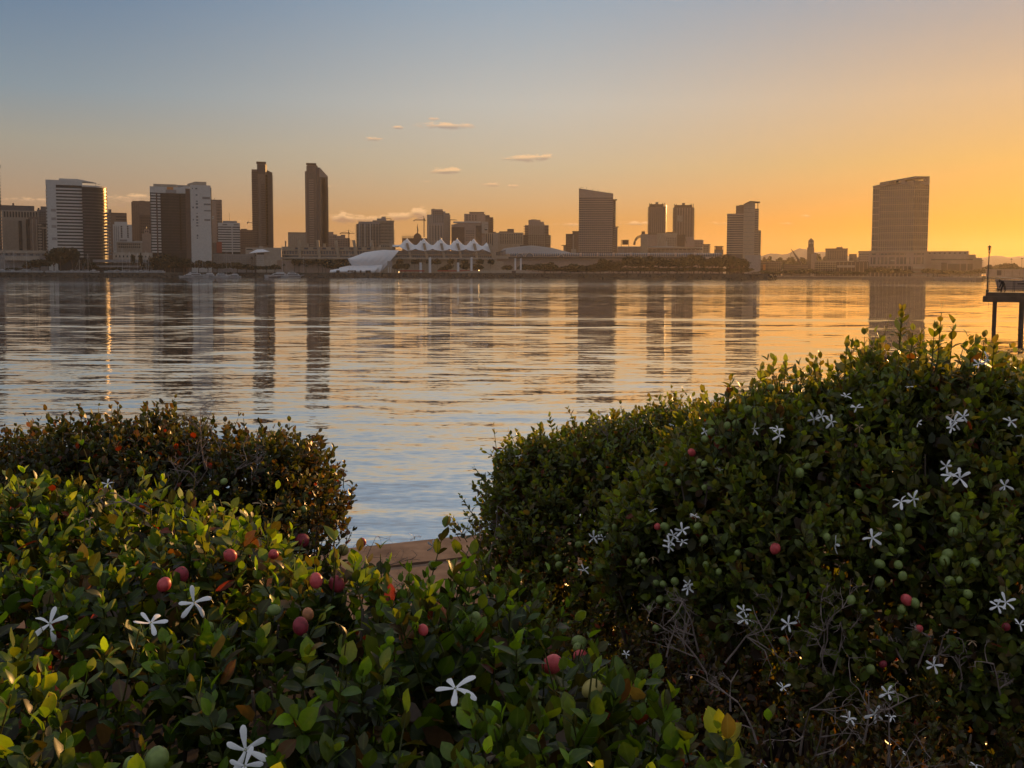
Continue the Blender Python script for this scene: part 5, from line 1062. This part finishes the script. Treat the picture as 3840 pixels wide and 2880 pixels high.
def leaves_mesh(name, P, X, Y, Z, Ln, C, V, Fc):          # one mesh out of many transformed leaf templates
    n, k = len(P), len(V)
    co = P[:, None, :]+Ln[:, None, None]*(V[None, :, 0, None]*X[:, None, :]+V[None, :, 1, None]*Y[:, None, :]+V[None, :, 2, None]*Z[:, None, :])
    me = bpy.data.meshes.new(name); me.vertices.add(n*k); me.vertices.foreach_set('co', co.reshape(-1).astype(np.float32))
    lt = np.array([len(f) for f in Fc]); idx = np.concatenate([np.array(f) for f in Fc])
    li = (idx[None, :]+(np.arange(n)*k)[:, None]).reshape(-1); tot = np.tile(lt, n); st_ = np.concatenate([[0], np.cumsum(tot)[:-1]])
    me.loops.add(len(li)); me.loops.foreach_set('vertex_index', li.astype(np.int32))
    me.polygons.add(len(tot)); me.polygons.foreach_set('loop_start', st_.astype(np.int32)); me.polygons.foreach_set('loop_total', tot.astype(np.int32))
    me.polygons.foreach_set('use_smooth', np.ones(len(tot), bool))
    at_ = me.attributes.new('tint', 'FLOAT_COLOR', 'POINT'); cc = np.ones((n, k, 4), np.float32); cc[:, :, :3] = C[:, None, :]; cc[:, :, 3] = (np.abs(V[:, 0]) < .02+.12*V[:, 1]**2)[None, :] if len(V) > 8 else 0; at_.data.foreach_set('color', cc.reshape(-1))
    me.materials.append(M_leaf); me.update(calc_edges=True); return me
def norm(a): return a/np.maximum(np.linalg.norm(a, axis=-1, keepdims=True), 1e-9)
def inpoly(x, y, poly):
    r = np.zeros(x.shape, bool); n = len(poly)
    for i in range(n):
        (x0, y0), (x1, y1) = poly[i], poly[(i+1) % n]
        cnd = ((y0 > y) != (y1 > y)); xi = (x1-x0)*(y-y0)/((y1-y0) if y1 != y0 else 1e-9)+x0
        r ^= cnd & (x < xi)
    return r
def edged(x, y, poly):
    d = np.full(x.shape, 9.0); n = len(poly)
    for i in range(n):
        a, b = np.array(poly[i]), np.array(poly[(i+1) % n]); e = b-a; t_ = np.clip(((x-a[0])*e[0]+(y-a[1])*e[1])/(e@e), 0, 1)
        d = np.minimum(d, np.hypot(x-a[0]-t_*e[0], y-a[1]-t_*e[1]))
    return d
def bumps(x, y, s):
    return .5*np.sin(x*7.1+s)*np.sin(y*6.3+2*s)+.35*np.sin(x*15.7+1.7*s)*np.cos(y*13.1+s)+.25*np.sin(x*31+s*3)*np.sin(y*27+1.1*s)
def ptab(tab, d): xs = [(a-1920)/F*d for a, b in tab]; zs = [-(b-(1028+(a-1920)*.0026))/F*d for a, b in tab]; return xs, zs
T2 = ptab([(-600, 1690), (0, 1705), (120, 1690), (250, 1655), (430, 1610), (600, 1618), (720, 1650), (820, 1685), (950, 1695), (1090, 1725), (1170, 1780), (1230, 1870), (1270, 2000)], 3.8)
T3 = ptab([(1780, 2000), (1820, 1870), (1850, 1800), (1910, 1740), (2000, 1680), (2100, 1645), (2205, 1612), (2338, 1590), (2490, 1570), (2580, 1585), (2680, 1560), (3000, 1560)], 4.5)
T4 = ptab([(2250, 2080), (2340, 1970), (2440, 1860), (2540, 1780), (2620, 1705), (2700, 1618), (2780, 1585), (2860, 1530), (2930, 1520), (3011, 1565), (3081, 1552), (3150, 1475), (3190, 1470), (3240, 1490), (3303, 1420), (3400, 1378), (3524, 1372), (3587, 1405), (3638, 1455), (3834, 1460), (4400, 1450)], 3.3)
SHR = {
 's1': dict(poly=[(-2.4, .62), (.50, .62), (.45, 1.25), (.37, 1.57), (.15, 1.98), (-.02, 2.27), (-.42, 2.34), (-.66, 2.9), (-2.4, 3.05)], top=lambda x, y: -.645+.080*bumps(x, y, .3)+0*x, fall=.22, drop=.30, clump=(.32, 1.2)),
 's2': dict(poly=[(-3.0, 3.15), (-.74, 3.15), (-.66, 3.6), (-.70, 4.25), (-3.0, 4.4)], top=lambda x, y: np.interp(x, *T2)-.34*np.clip((3.78-y)/.6, 0, 1)**1.6-.25*np.clip((y-3.95)/.45, 0, 1)**2+.06*bumps(x, y, 1.3), fall=.10, drop=.12, clump=(.7, .6)),
 's3': dict(poly=[(-.16, 4.1), (.04, 3.5), (.5, 3.3), (1.3, 3.4), (1.3, 4.9), (.1, 5.0), (-.14, 4.7)], top=lambda x, y: np.interp(x, *T3)-.75*np.clip((4.4-y)/1.0, 0, 1)**1.5-.2*np.clip((y-4.6)/.4, 0, 1)**2+.07*bumps(x, y, 2.1), fall=.12, drop=.2, clump=(.7, .6)),
 's4': dict(poly=[(.30, 3.35), (.55, 2.95), (.86, 2.65), (1.3, 2.48), (2.7, 2.45), (2.7, 4.0), (.60, 4.0), (.36, 3.7)], top=lambda x, y: np.interp(x, *T4)-.72*np.clip((3.2-y)/.7, 0, 1)**1.25-.2*np.clip((y-3.45)/.5, 0, 1)**2+.06*bumps(x, y, 3.3), fall=.10, drop=.25, clump=(.7, .6)),
 's5': dict(poly=[(.40, 1.2), (2.4, 1.2), (2.4, 2.7), (.95, 3.1), (.15, 3.5), (-.06, 2.6), (.2, 1.9)], top=lambda x, y: -1.12+.07*bumps(x, y, 4.2)-.10*np.clip((.5-x)/.4, 0, 1), fall=.12, drop=.2),
}
def topz(k, x, y):
    q = SHR[k]; e = np.clip(edged(x, y, q['poly'])/q['fall'], 0, 1)
    return q['top'](x, y)-q['drop']*(1-e)**2
def scatter(k, n, rg, pad=0.0):
    q = SHR[k]; px_, py_ = zip(*q['poly']); out = []
    while sum(len(o) for o in out) < n:
        x = rg.uniform(min(px_), max(px_), n*4); y = rg.uniform(min(py_), max(py_), n*4); ok = inpoly(x, y, q['poly'])
        # only keep what the frame (or a step beside it) could show
        ok &= (np.abs(x) < .62*y+.35)
        x, y = x[ok], y[ok]; z = topz(k, x, y); h = .02
        gx = (topz(k, x+h, y)-topz(k, x-h, y))/(2*h); gy = (topz(k, x, y+h)-topz(k, x, y-h))/(2*h)
        w = np.sqrt(1+gx**2+gy**2); keep = rg.rand(len(x)) < np.minimum(w, 4)/4*np.clip(q.get('clump', (1, 0))[0]+q.get('clump', (1, 0))[1]*bumps(x*1.9+y*.4, y*1.9-x*.3, 7.7), .12, 1)
        nn = norm(np.stack([-gx, -gy, np.ones_like(gx)], 1))
        out.append(np.concatenate([np.stack([x, y, z], 1), nn], 1)[keep])
    a = np.concatenate(out)[:n]; return a[:, :3], a[:, 3:]
def frame_from(Y, up):
    Y = norm(Y); Z = norm(up-(up*Y).sum(-1, keepdims=True)*Y); return np.cross(Y, Z), Y, Z
PAL = {  # young, mature, old greens; dark and mid also carry shade and veil
 'fresh': [(.130, .240, .014), (.095, .185, .014), (.042, .080, .014), (.135, .185, .016), (.070, .115, .016), (.055, .055, .016)],
 'dark': [(.046, .058, .014), (.038, .042, .014), (.050, .040, .016), (.055, .072, .016), (.058, .036, .016)],  # shaded side of the left shrub put into the leaf colour
 'mid': [(.138, .192, .022), (.108, .152, .022), (.100, .110, .024), (.128, .116, .030), (.084, .102, .022)],  # lightened and browned, partly standing in for the flare veil
 'dull': [(.090, .095, .020), (.075, .070, .022), (.095, .065, .026), (.100, .056, .026)],
}
VARIANT = {}
def leaf_variant(c):
    key = tuple(int(v*60) for v in c)
    if key not in VARIANT:
        VARIANT[key] = leaves_mesh('leaf', np.zeros((1, 3)), np.eye(3)[None, 0], np.eye(3)[None, 1], np.eye(3)[None, 2], np.ones(1), np.array([c]), LV, LF)
    return VARIANT[key]
def shrub(k, label, seed, nspr, nin, pal, llen, tilt, lit_tip=.35, dry=.05, nleafobj=300, base=None, nbranch=40, special=(), dk=.8, ptall=.08):
    rg = np.random.RandomState(seed); q = SHR[k]
    bx_ = np.mean([p[0] for p in q['poly']]); by_ = np.mean([p[1] for p in q['poly']])
    org = np.array([bx_, by_, -1.6]); o = empty('natal_plum_shrub', (bx_, by_, GZ), 0, label, 'shrub')
    P0, N0 = scatter(k, nspr, rg)
    P0 += N0*rg.normal(0, .024, (nspr, 1))
    sink = rg.rand(nspr) < .42; P0[sink] -= N0[sink]*rg.uniform(.03, .13, (sink.sum(), 1))
    AX = norm(N0*.75+np.array([0, 0, .8])+rg.normal(0, tilt, (nspr, 3)))
    SL = rg.uniform(.035, .085, nspr)*(llen/.032)
    tall = rg.rand(nspr) < ptall; SL[tall] *= rg.uniform(1.4, 2.3, tall.sum()); P0[tall] += AX[tall]*rg.uniform(.01, .05, (tall.sum(), 1))
    if len(special):
        sp_ = np.array([s_[0] for s_ in special]); P0 = np.concatenate([P0, sp_]); AX = np.concatenate([AX, norm(np.array([s_[1] for s_ in special]))]); SL = np.concatenate([SL, [s_[2] for s_ in special]]); N0 = np.concatenate([N0, np.tile([[0, 0, 1.]], (len(special), 1))])
    n = len(P0)
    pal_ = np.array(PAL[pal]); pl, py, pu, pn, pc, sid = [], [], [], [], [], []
    ref = norm(np.cross(AX, rg.normal(0, 1, (n, 3)))); ref2 = np.cross(AX, ref)
    NP = 5
    vig = rg.rand(n)
    for j in range(NP):
        t_ = j/(NP-1); use = np.ones(n, bool) if j > 0 else rg.rand(n) < .7
        th = j*math.pi/2+rg.normal(0, .25, n)
        for sg in (0, math.pi):
            rad = ref*np.cos(th+sg)[:, None]+ref2*np.sin(th+sg)[:, None]
            phi = R_(60-42*t_)+rg.normal(0, .17, n)
            d = AX*np.cos(phi)[:, None]+rad*np.sin(phi)[:, None]
            pos = P0+AX*(SL*(t_-.55))[:, None]
            ln = llen*(1.0-.35*t_)*rg.uniform(.55, 1.3, n)
            u_ = AX*1.0+rg.normal(0, .18, (n, 3))
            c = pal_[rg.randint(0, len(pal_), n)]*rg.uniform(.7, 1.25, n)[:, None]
            c = c*(dk+(1.02-dk+lit_tip*vig)*t_)[:, None]  # lower leaves darkened for shade in the gaps, tips kept brighter
            dr = rg.rand(n) < dry*(1-t_)*1.6
            c[dr] = np.array([(.16, .075, .03), (.10, .055, .03), (.24, .035, .015), (.18, .12, .06)])[rg.randint(0, 4, dr.sum())]*rg.uniform(.6, 1.1, dr.sum())[:, None]
            m = use & (rg.rand(n) < .93)
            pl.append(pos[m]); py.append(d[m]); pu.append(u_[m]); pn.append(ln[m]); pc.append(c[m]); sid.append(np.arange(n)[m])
    P, D, U, LN, C = (np.concatenate(a) for a in (pl, py, pu, pn, pc))
    X, Y, Z = frame_from(D, U)
    ctr = P+Y*LN[:, None]*.5; pxx = 1920+F*ctr[:, 0]/ctr[:, 1]; pyy = 1028-F*ctr[:, 2]/ctr[:, 1]; hd = np.hypot(ctr[:, 0], ctr[:, 1])
    hide = np.zeros(len(P), bool)
    for (kx, ky, kr, kd) in KEEP: hide |= (np.hypot(pxx-kx, pyy-ky) < kr+.36*LN*F/hd) & (hd < kd+.02)
    ok_ = ~hide; P, D, U, LN, C, X, Y, Z = (q_[ok_] for q_ in (P, D, U, LN, C, X, Y, Z))
    # leaves that show largest become parts of their own
    ctr = P+Y*LN[:, None]*.5; dist = np.linalg.norm(ctr, axis=1)
    face = np.abs((Z*norm(ctr)).sum(1)); pxx = 1920+F*ctr[:, 0]/ctr[:, 1]; pyy = 1028-F*ctr[:, 2]/ctr[:, 1]
    vis = (pxx > 0) & (pxx < 3840) & (pyy < 2880) & (ctr[:, 1] > .3)
    hgt = ctr[:, 2]-topz(k, ctr[:, 0], ctr[:, 1])
    score = np.where(vis & (hgt > -.005), LN/dist*(.35+face), 0)
    big = np.argsort(-score)[:nleafobj]; rest = np.ones(len(P), bool); rest[big] = False
    for i in big:
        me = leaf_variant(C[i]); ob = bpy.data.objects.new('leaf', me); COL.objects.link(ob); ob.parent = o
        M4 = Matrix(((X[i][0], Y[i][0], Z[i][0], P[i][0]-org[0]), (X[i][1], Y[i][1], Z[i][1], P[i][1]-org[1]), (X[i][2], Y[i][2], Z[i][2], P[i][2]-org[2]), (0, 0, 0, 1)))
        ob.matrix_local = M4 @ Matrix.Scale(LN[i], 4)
    pick = rg.randint(0, 3, len(P))
    for v_i, VV in enumerate((LV, LV2, LV3)):
        r_ = rest & (pick == v_i)
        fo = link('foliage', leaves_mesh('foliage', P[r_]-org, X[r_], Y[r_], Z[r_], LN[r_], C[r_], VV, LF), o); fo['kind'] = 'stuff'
    # inner, older leaves, colour darkened for the shade inside the shrub
    if nin:
        P1, N1 = scatter(k, nin, rg); P1 = P1-N1*rg.uniform(.03, .30, nin)[:, None]**1.0
        P1[:, 2] = np.maximum(P1[:, 2], -1.57)
        D1 = rg.normal(0, 1, (nin, 3)); X1, Y1, Z1 = frame_from(D1, norm(rg.normal(0, .8, (nin, 3))+np.array([0, 0, .6])))
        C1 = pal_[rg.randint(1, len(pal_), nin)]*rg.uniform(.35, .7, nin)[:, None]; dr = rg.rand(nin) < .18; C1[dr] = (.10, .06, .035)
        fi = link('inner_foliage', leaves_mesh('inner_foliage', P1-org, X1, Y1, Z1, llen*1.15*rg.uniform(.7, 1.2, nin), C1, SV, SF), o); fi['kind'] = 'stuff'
    # stems of the shoots and main branches
    XS, YS, ZS = frame_from(AX, ref)
    sm = leaves_mesh('stems', P0-org-AX*(SL*.9)[:, None], XS*.0022/1.3/SL[:, None], YS, ZS*.0022/1.3/SL[:, None], SL*1.3, np.tile([[.09, .10, .03]], (n, 1)), TV, TF)
    so = link('stems', sm, o); so['kind'] = 'stuff'
    rg2 = np.random.RandomState(seed+50)
    if nbranch:
        PB, NB = scatter(k, nbranch, rg2)
        for i in range(nbranch):
            tip = PB[i]-NB[i]*.02; b0 = np.array([tip[0]*.85+bx_*.15+rg2.normal(0, .08), tip[1]*.9+by_*.1+rg2.normal(0, .08), -1.6])
            mid = (tip+b0)/2+rg2.normal(0, .05, 3)
            MB().tube([b0-org, mid-org, tip-org], [.009, .006, .0025], 5).build('branch', M_twig, o)
    return o, org
def twig(mb, p, d, ln, r, depth, rg):
    p = Vector(p); d = Vector(d).normalized(); pts = [p]; rr = [r]
    for i in range(3):
        d = (d+Vector(rg.normal(0, .16, 3))).normalized(); p = p+d*ln/3; pts.append(p); rr.append(r*(1-.22*(i+1)))
    mb.tube(pts, rr, 5)
    if depth:
        for k in range(2+rg.randint(2)):
            j = 1+rg.randint(3); nd_ = (d+Vector(rg.normal(0, .75, 3))).normalized(); twig(mb, pts[j], nd_, ln*rg.uniform(.4, .75), r*.65, depth-1, rg)
def hitpix(px, py, extra=None):
    d = ray(px, py); d = np.array(d)/math.hypot(d.x, d.y)
    ks = np.arange(.8, 6.5, .006); Pn = d[None, :]*ks[:, None]; best = None
    for nm in ('s1', 's2', 's3', 's4', 's5'):
        ok = inpoly(Pn[:, 0], Pn[:, 1], SHR[nm]['poly'])
        if not ok.any(): continue
        ok[ok] = Pn[ok, 2] <= topz(nm, Pn[ok, 0], Pn[ok, 1])+.012
        if ok.any():
            i = int(np.argmax(ok))
            if best is None or i < best[1]: best = (nm, i)
    if best is None: return None, None, None
    return best[0], Pn[best[1]].copy(), ks[best[1]]
def near(px, py, d_): v = np.array(ray(px, py)); return v/math.hypot(v[0], v[1])*d_
SPC4 = []
for px, py, dd, L_ in [(3378, 1255, 3.25, .16), (3378, 1225, 3.25, .06), (3524, 1245, 3.25, .15), (3500, 1290, 3.25, .10), (3570, 1270, 3.25, .10), (3170, 1360, 3.2, .10), (3190, 1350, 3.2, .08), (2900, 1395, 3.3, .08), (2945, 1392, 3.3, .06), (2735, 1470, 3.3, .08), (3300, 1330, 3.2, .08), (3420, 1290, 3.2, .09), (3450, 1300, 3.2, .08), (3640, 1335, 3.2, .07), (3725, 1330, 3.2, .07)]:
    SPC4.append((near(px, py, dd), (.05, 0, 1), L_))
SPC3 = [(near(px, py, dd), (-.5, 0, .8), .07) for px, py, dd in [(1795, 1775, 4.5), (1740, 1880, 4.5), (1760, 1910, 4.5), (1705, 1955, 4.6), (1725, 1990, 4.5), (1700, 1985, 4.5), (1790, 1840, 4.4), (1815, 1800, 4.4), (1760, 1945, 4.5), (2480, 1515, 4.4), (2520, 1510, 4.4), (2610, 1530, 4.3)]]
SPC2 = [(near(px, py, 3.8), (.05, 0, 1), .07) for px, py in [(440, 1552), (545, 1560), (655, 1560), (305, 1585), (235, 1600), (265, 1592), (145, 1615), (1105, 1665), (1205, 1680), (1290, 1770), (1320, 1850)]]
FL = [(187, 2338, 75), (566, 2335, 65), (728, 2259, 62), (921, 2812, 75), (918, 2872, 60), (335, 1949, 28), (404, 1814, 22), (713, 1835, 16), (983, 1890, 26), (1328, 2128, 36), (1707, 2580, 82), (2579, 2206, 24), (2276, 2414, 16), (2348, 2453, 16),
      (1556, 2013, 42), (1623, 2048, 42), (2227, 2016, 28), (2262, 2020, 22), (2449, 1912, 17), (2607, 1934, 22), (2559, 1988, 30), (2525, 2007, 26), (2559, 2032, 22), (2512, 2032, 24), (2509, 2050, 25), (2449, 2089, 23), (2191, 2137, 22), (2582, 2190, 20), (1945, 1709, 12), (2521, 1592, 12), (2641, 1618, 20),
      (2828, 1609, 24), (2923, 1632, 30), (2916, 1609, 26), (3052, 1571, 24), (3081, 1561, 24), (3119, 1582, 27), (3223, 1602, 20), (3173, 1485, 20), (3211, 1528, 24), (3144, 1408, 16), (3410, 1450, 16), (3701, 1348, 30), (3670, 1364, 20), (3578, 1580, 30), (3575, 1555, 25), (3613, 1561, 26), (3568, 1602, 24), (3442, 1587, 13), (3790, 1580, 26), (3834, 1636, 20),
      (3549, 1748, 26), (3568, 1783, 32), (3600, 1792, 40), (3768, 1821, 30), (3378, 1881, 34), (3426, 1871, 30), (3132, 2042, 33), (3271, 2017, 36), (2695, 1758, 16), (2609, 1935, 18), (2788, 2289, 28), (2793, 2323, 31), (2956, 2340, 30), (2990, 2317, 27), (3741, 2272, 26), (3772, 2258, 31), (3825, 2343, 22), (3645, 2404, 16), (3502, 2494, 28), (2936, 2578, 28), (3329, 2598, 30), (3281, 2676, 33),
      (3186, 2693, 26), (3343, 2687, 20), (3379, 2819, 18), (2852, 2866, 22), (2900, 2872, 14), (3659, 2870, 16)]
FR = {'g': [(2891, 1454, 14), (2986, 1457, 15), (2806, 1536, 17), (2666, 1620, 15), (2644, 1646, 15), (2727, 1596, 14), (2758, 1587, 13), (2622, 1732, 12), (2641, 1739, 12), (2999, 1773, 17), (3024, 1748, 12), (3220, 1853, 17), (2641, 1830, 10), (3584, 1941, 19), (3575, 1995, 17), (3369, 1979, 14), (3100, 2014, 14), (3141, 2027, 14), (3378, 2065, 13), (3553, 2077, 18), (3543, 2103, 18), (3654, 2109, 17), (3299, 2115, 17), (3369, 2118, 16), (3385, 2160, 16), (3299, 2182, 18), (3562, 2178, 17), (3597, 2175, 11), (2641, 2023, 15), (2647, 2118, 13), (2765, 2074, 12), (2695, 2144, 12), (2616, 1973, 14),
            (2306, 1978, 13), (2170, 2042, 14), (2253, 2001, 12), (2493, 1975, 16), (2544, 1808, 11), (2642, 1827, 10), (2091, 2092, 13), (2096, 2118, 14), (2123, 2140, 11), (2408, 2083, 12), (2392, 2105, 12), (2417, 2105, 12), (2531, 2181, 16), (2487, 2190, 13), (2461, 2187, 13), (1623, 2121, 18), (3191, 2250, 17), (3430, 2261, 17), (3381, 2284, 15), (3629, 2228, 17), (3265, 2510, 16), (2936, 2403, 14), (3427, 2413, 11), (3239, 2295, 12),
            (2172, 2408, 26), (2169, 2431, 22), (2475, 2248, 15), (2511, 2274, 14), (2436, 2281, 11), (2459, 2356, 14), (1785, 2313, 13), (785, 2354, 20), (1028, 2288, 22), (585, 2851, 42), (500, 2878, 36), (293, 1874, 17), (840, 1806, 13), (1139, 1910, 12)],
      'y': [(2221, 2584, 36), (1286, 2063, 22)], 'r': [(2070, 2491, 36), (2176, 2462, 27), (863, 2083, 24), (1357, 2034, 17), (1185, 2177, 26), (615, 2192, 25), (1025, 2079, 20), (2594, 1697, 15), (2465, 1975, 14), (2907, 2058, 20), (3400, 2250, 20), (3446, 2357, 14), (1586, 2362, 14)],
      'd': [(1133, 2027, 28), (1263, 2190, 30), (677, 2158, 30), (1127, 2348, 30), (3312, 2491, 13), (3772, 2351, 14)], 'o': [(1155, 2303, 22)]}
KEEP = []
for (px, py, r, w, off) in [(a, b_, r, .80, .055) for a, b_, r in FL]+[(a, b_, r, .95, .055) for k_ in 'gyrdo' for a, b_, r in FR[k_]]:
    nm, p, kk = hitpix(px, py)
    if nm: KEEP.append((px, py, r*w+3, kk-off-.01))
KEEP = np.array(KEEP)
SH = {}
SH['s1'] = shrub('s1', 'low fresh green shrub with big upright leaves in front of the others', 1, 1800, 8000, 'fresh', .042, .34, .35, .07, 300, nbranch=50, dk=.30)
SH['s2'] = shrub('s2', 'dark brownish shrub with backlit leaves left of the water gap', 2, 2300, 16000, 'dark', .034, .34, .25, .10, 300, nbranch=50, special=SPC2, ptall=.13)
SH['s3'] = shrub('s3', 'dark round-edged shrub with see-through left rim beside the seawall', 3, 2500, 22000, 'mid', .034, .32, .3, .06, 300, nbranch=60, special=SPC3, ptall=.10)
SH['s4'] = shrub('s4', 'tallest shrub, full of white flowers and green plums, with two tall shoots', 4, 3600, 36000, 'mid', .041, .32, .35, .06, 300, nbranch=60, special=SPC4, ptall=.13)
SH['s5'] = shrub('s5', 'low sparse shrub with bare twigs at the foot of the tallest shrub', 5, 1500, 6000, 'dull', .024, .4, .2, .14, 300, nbranch=40)

# dry twigs standing out of the shrubs
def dry(px, py, d_, dirs, ln, r, seed, dep=3):
    nm, p, kk = hitpix(px, py)
    if nm is None: return
    o, org = SH[nm]; rg = np.random.RandomState(seed); mb = MB()
    twig(mb, p-org+np.array([0, 0, -.02]), dirs, ln, r, dep, rg); mb.build('dry_twig', M_gtwig, o)
for i, (px, py, dr_, ln) in enumerate([(770, 1740, (.05, -.3, 1), .16), (830, 1740, (.1, -.2, 1), .14), (735, 1780, (-.5, -.3, .8), .15), (880, 1760, (.3, -.2, 1), .10), (945, 1800, (.1, 0, 1), .10), (560, 1900, (-.6, -.3, .6), .12), (640, 1850, (.4, -.3, .7), .16), (700, 1830, (.8, -.3, .6), .15),
                                      (3000, 2520, (-.2, -.2, 1), .22), (3060, 2500, (.2, -.1, 1), .20), (3120, 2520, (.3, 0, 1), .16), (2960, 2540, (-.4, 0, 1), .2), (3080, 2440, (.1, -.1, 1), .16), (3400, 2500, (-.1, 0, 1), .13), (3440, 2480, (.3, 0, 1), .12), (3520, 2460, (0, 0, 1), .1), (2650, 2500, (-.3, 0, 1), .22), (2720, 2460, (.5, 0, .8), .2), (2620, 2420, (-.1, 0, 1), .2),
                                      (3000, 2800, (-.1, -.2, 1), .2), (3030, 2860, (.2, -.2, 1), .22), (3240, 2760, (0, -.1, 1), .16), (3330, 2840, (.1, 0, 1), .18), (3100, 2880, (1, -.2, .3), .25), (2840, 2760, (-.3, 0, 1), .14), (2740, 2640, (.1, 0, 1), .14), (2500, 2440, (.2, 0, 1), .14), (2560, 2400, (.1, 0, 1), .15), (3600, 2560, (.1, 0, 1), .12), (3760, 2600, (-.2, 0, 1), .14),
                                      (1800, 2160, (-.1, 0, 1), .18), (1700, 2120, (.1, 0, 1), .16), (1480, 2080, (.3, 0, 1), .10), (1300, 2120, (1, 0, .3), .25), (2280, 1660, (.1, -.3, 1), .1), (2350, 1640, (.3, -.3, 1), .1), (1830, 2100, (.05, 0, 1), .3), (1770, 2100, (-.1, 0, 1), .25)]):
    dry(px, py, 0, dr_, ln*(.80 if py > 2300 else .85), .0034, 400+i, 4)

# flowers (> petals) and plums
def petal_mesh():
    mb = MB(); v = []; st_ = [(0.06, .05, 0), (.3, .085, .03), (.55, .13, .045), (.8, .15, .02), (.95, .10, -.02), (1.0, .02, -.04)]
    for t_, w, z in st_:
        cx = .10*math.sin(t_*1.6)*t_
        v += [(cx-w, t_, z-.02), (cx, t_, z+.015), (cx+w, t_, z-.03)]
    mb.add(v, [(3*i+j, 3*i+j+1, 3*i+j+4, 3*i+j+3) for i in range(5) for j in range(2)])
    return mb.mesh('petal', M_petal, True)
M_wilt = mat('wilted_petal', (.42, .28, .16), .7, .3, 60)
PET = [petal_mesh()]
for kk in (1, 2):
    m2 = PET[0].copy()
    for v in m2.vertices: v.co.z += (-.28 if kk == 1 else .22)*v.co.y**2
    PET.append(m2)
WIL = PET[1].copy(); WIL.materials.clear(); WIL.materials.append(M_wilt)
for v in WIL.vertices: v.co.z -= .35*v.co.y**2; v.co.x *= .7
CEN = MB().tube([(0, 0, -.42), (0, 0, -.05), (0, 0, .03)], [.035, .06, .035], 8).mesh('flower', M_pcent, True)
rgf = np.random.RandomState(21)
for i, (px, py, r) in enumerate(FL):
    nm, p, kk = hitpix(px, py)
    if nm is None:
        nm, p = 's4' if px > 2600 else 's3', near(px, py, 3.2 if px > 2600 else 4.4)
    o, org = SH[nm]; vd = norm(p); p = p-vd*.055; dist = np.linalg.norm(p)
    rad = min(.034, max(.014, r*dist/F*1.05))
    side = r < 24 or i in (5, 6, 9, 14, 15)
    nv = norm(-vd*(.35 if side else .9)+np.array([0, 0, .75 if side else .35])+rgf.normal(0, .38 if r < 50 else .25, 3))
    yv = norm(np.cross(nv, rgf.normal(0, 1, 3))); xv = np.cross(yv, nv)
    f = bpy.data.objects.new('flower', CEN); COL.objects.link(f); f.parent = o
    f.matrix_local = Matrix(((xv[0], yv[0], nv[0], p[0]-org[0]), (xv[1], yv[1], nv[1], p[1]-org[1]), (xv[2], yv[2], nv[2], p[2]-org[2]), (0, 0, 0, 1))) @ Matrix.Scale(rad, 4)
    npet = 5 if r > 15 else 3
    wl = i in (5, 7, 8, 25, 37, 45, 60, 68, 77)
    for j in range(npet):
        pe = bpy.data.objects.new('petal', WIL if wl else PET[rgf.randint(3)]); COL.objects.link(pe); pe.parent = f
        pe.rotation_euler = (rgf.normal(.08, .20), rgf.normal(0, .22), j*2*math.pi/5+rgf.normal(0, .10)); s_ = rgf.uniform(.84, 1.06); pe.scale = (s_, s_, s_)
def plum_mesh(m):
    mb = MB(); nu, nv = 14, 9
    for j in range(nv+1):
        a = math.pi*j/nv
        for i in range(nu):
            b = 2*math.pi*i/nu; s_ = math.sin(a)*(1+.03*math.sin(3*b+a)); mb.v.append((s_*math.cos(b), s_*math.sin(b), 1.2*math.cos(a)-(.10 if j == 0 else 0)))
    mb.f = [(j*nu+i, (j+1)*nu+i, (j+1)*nu+(i+1) % nu, j*nu+(i+1) % nu) for j in range(nv) for i in range(nu)]
    return mb.mesh('plum', m, True)
PL = {'g': plum_mesh(M_fgreen), 'y': plum_mesh(M_fyel), 'r': plum_mesh(M_fred), 'd': plum_mesh(M_fdusk), 'o': plum_mesh(M_forg)}
CAL = MB().tube([(0, 0, 1.0), (0, 0, 1.12), (0, 0, 1.22)], [.22, .12, .03], 6).mesh('calyx', M_twig)
for key, lst in FR.items():
    for (px, py, r) in lst:
        nm, p, kk = hitpix(px, py)
        if nm is None: nm, p = 's4' if px > 2600 else 's3', near(px, py, 3.25 if px > 2600 else 4.4)
        o, org = SH[nm]; vd = norm(p); p = p-vd*((.058 if r > 20 else .044) if key != 'd' else .036); rad = max(.009, r*np.linalg.norm(p)/F)
        pb = bpy.data.objects.new('plum', PL[key]); COL.objects.link(pb); pb.parent = o; pb.location = tuple(p-org); pb.scale = (rad*.93,)*3; pb.rotation_euler = tuple(rgf.normal(0, .7, 3))
        cb = bpy.data.objects.new('calyx', CAL); COL.objects.link(cb); cb.parent = pb
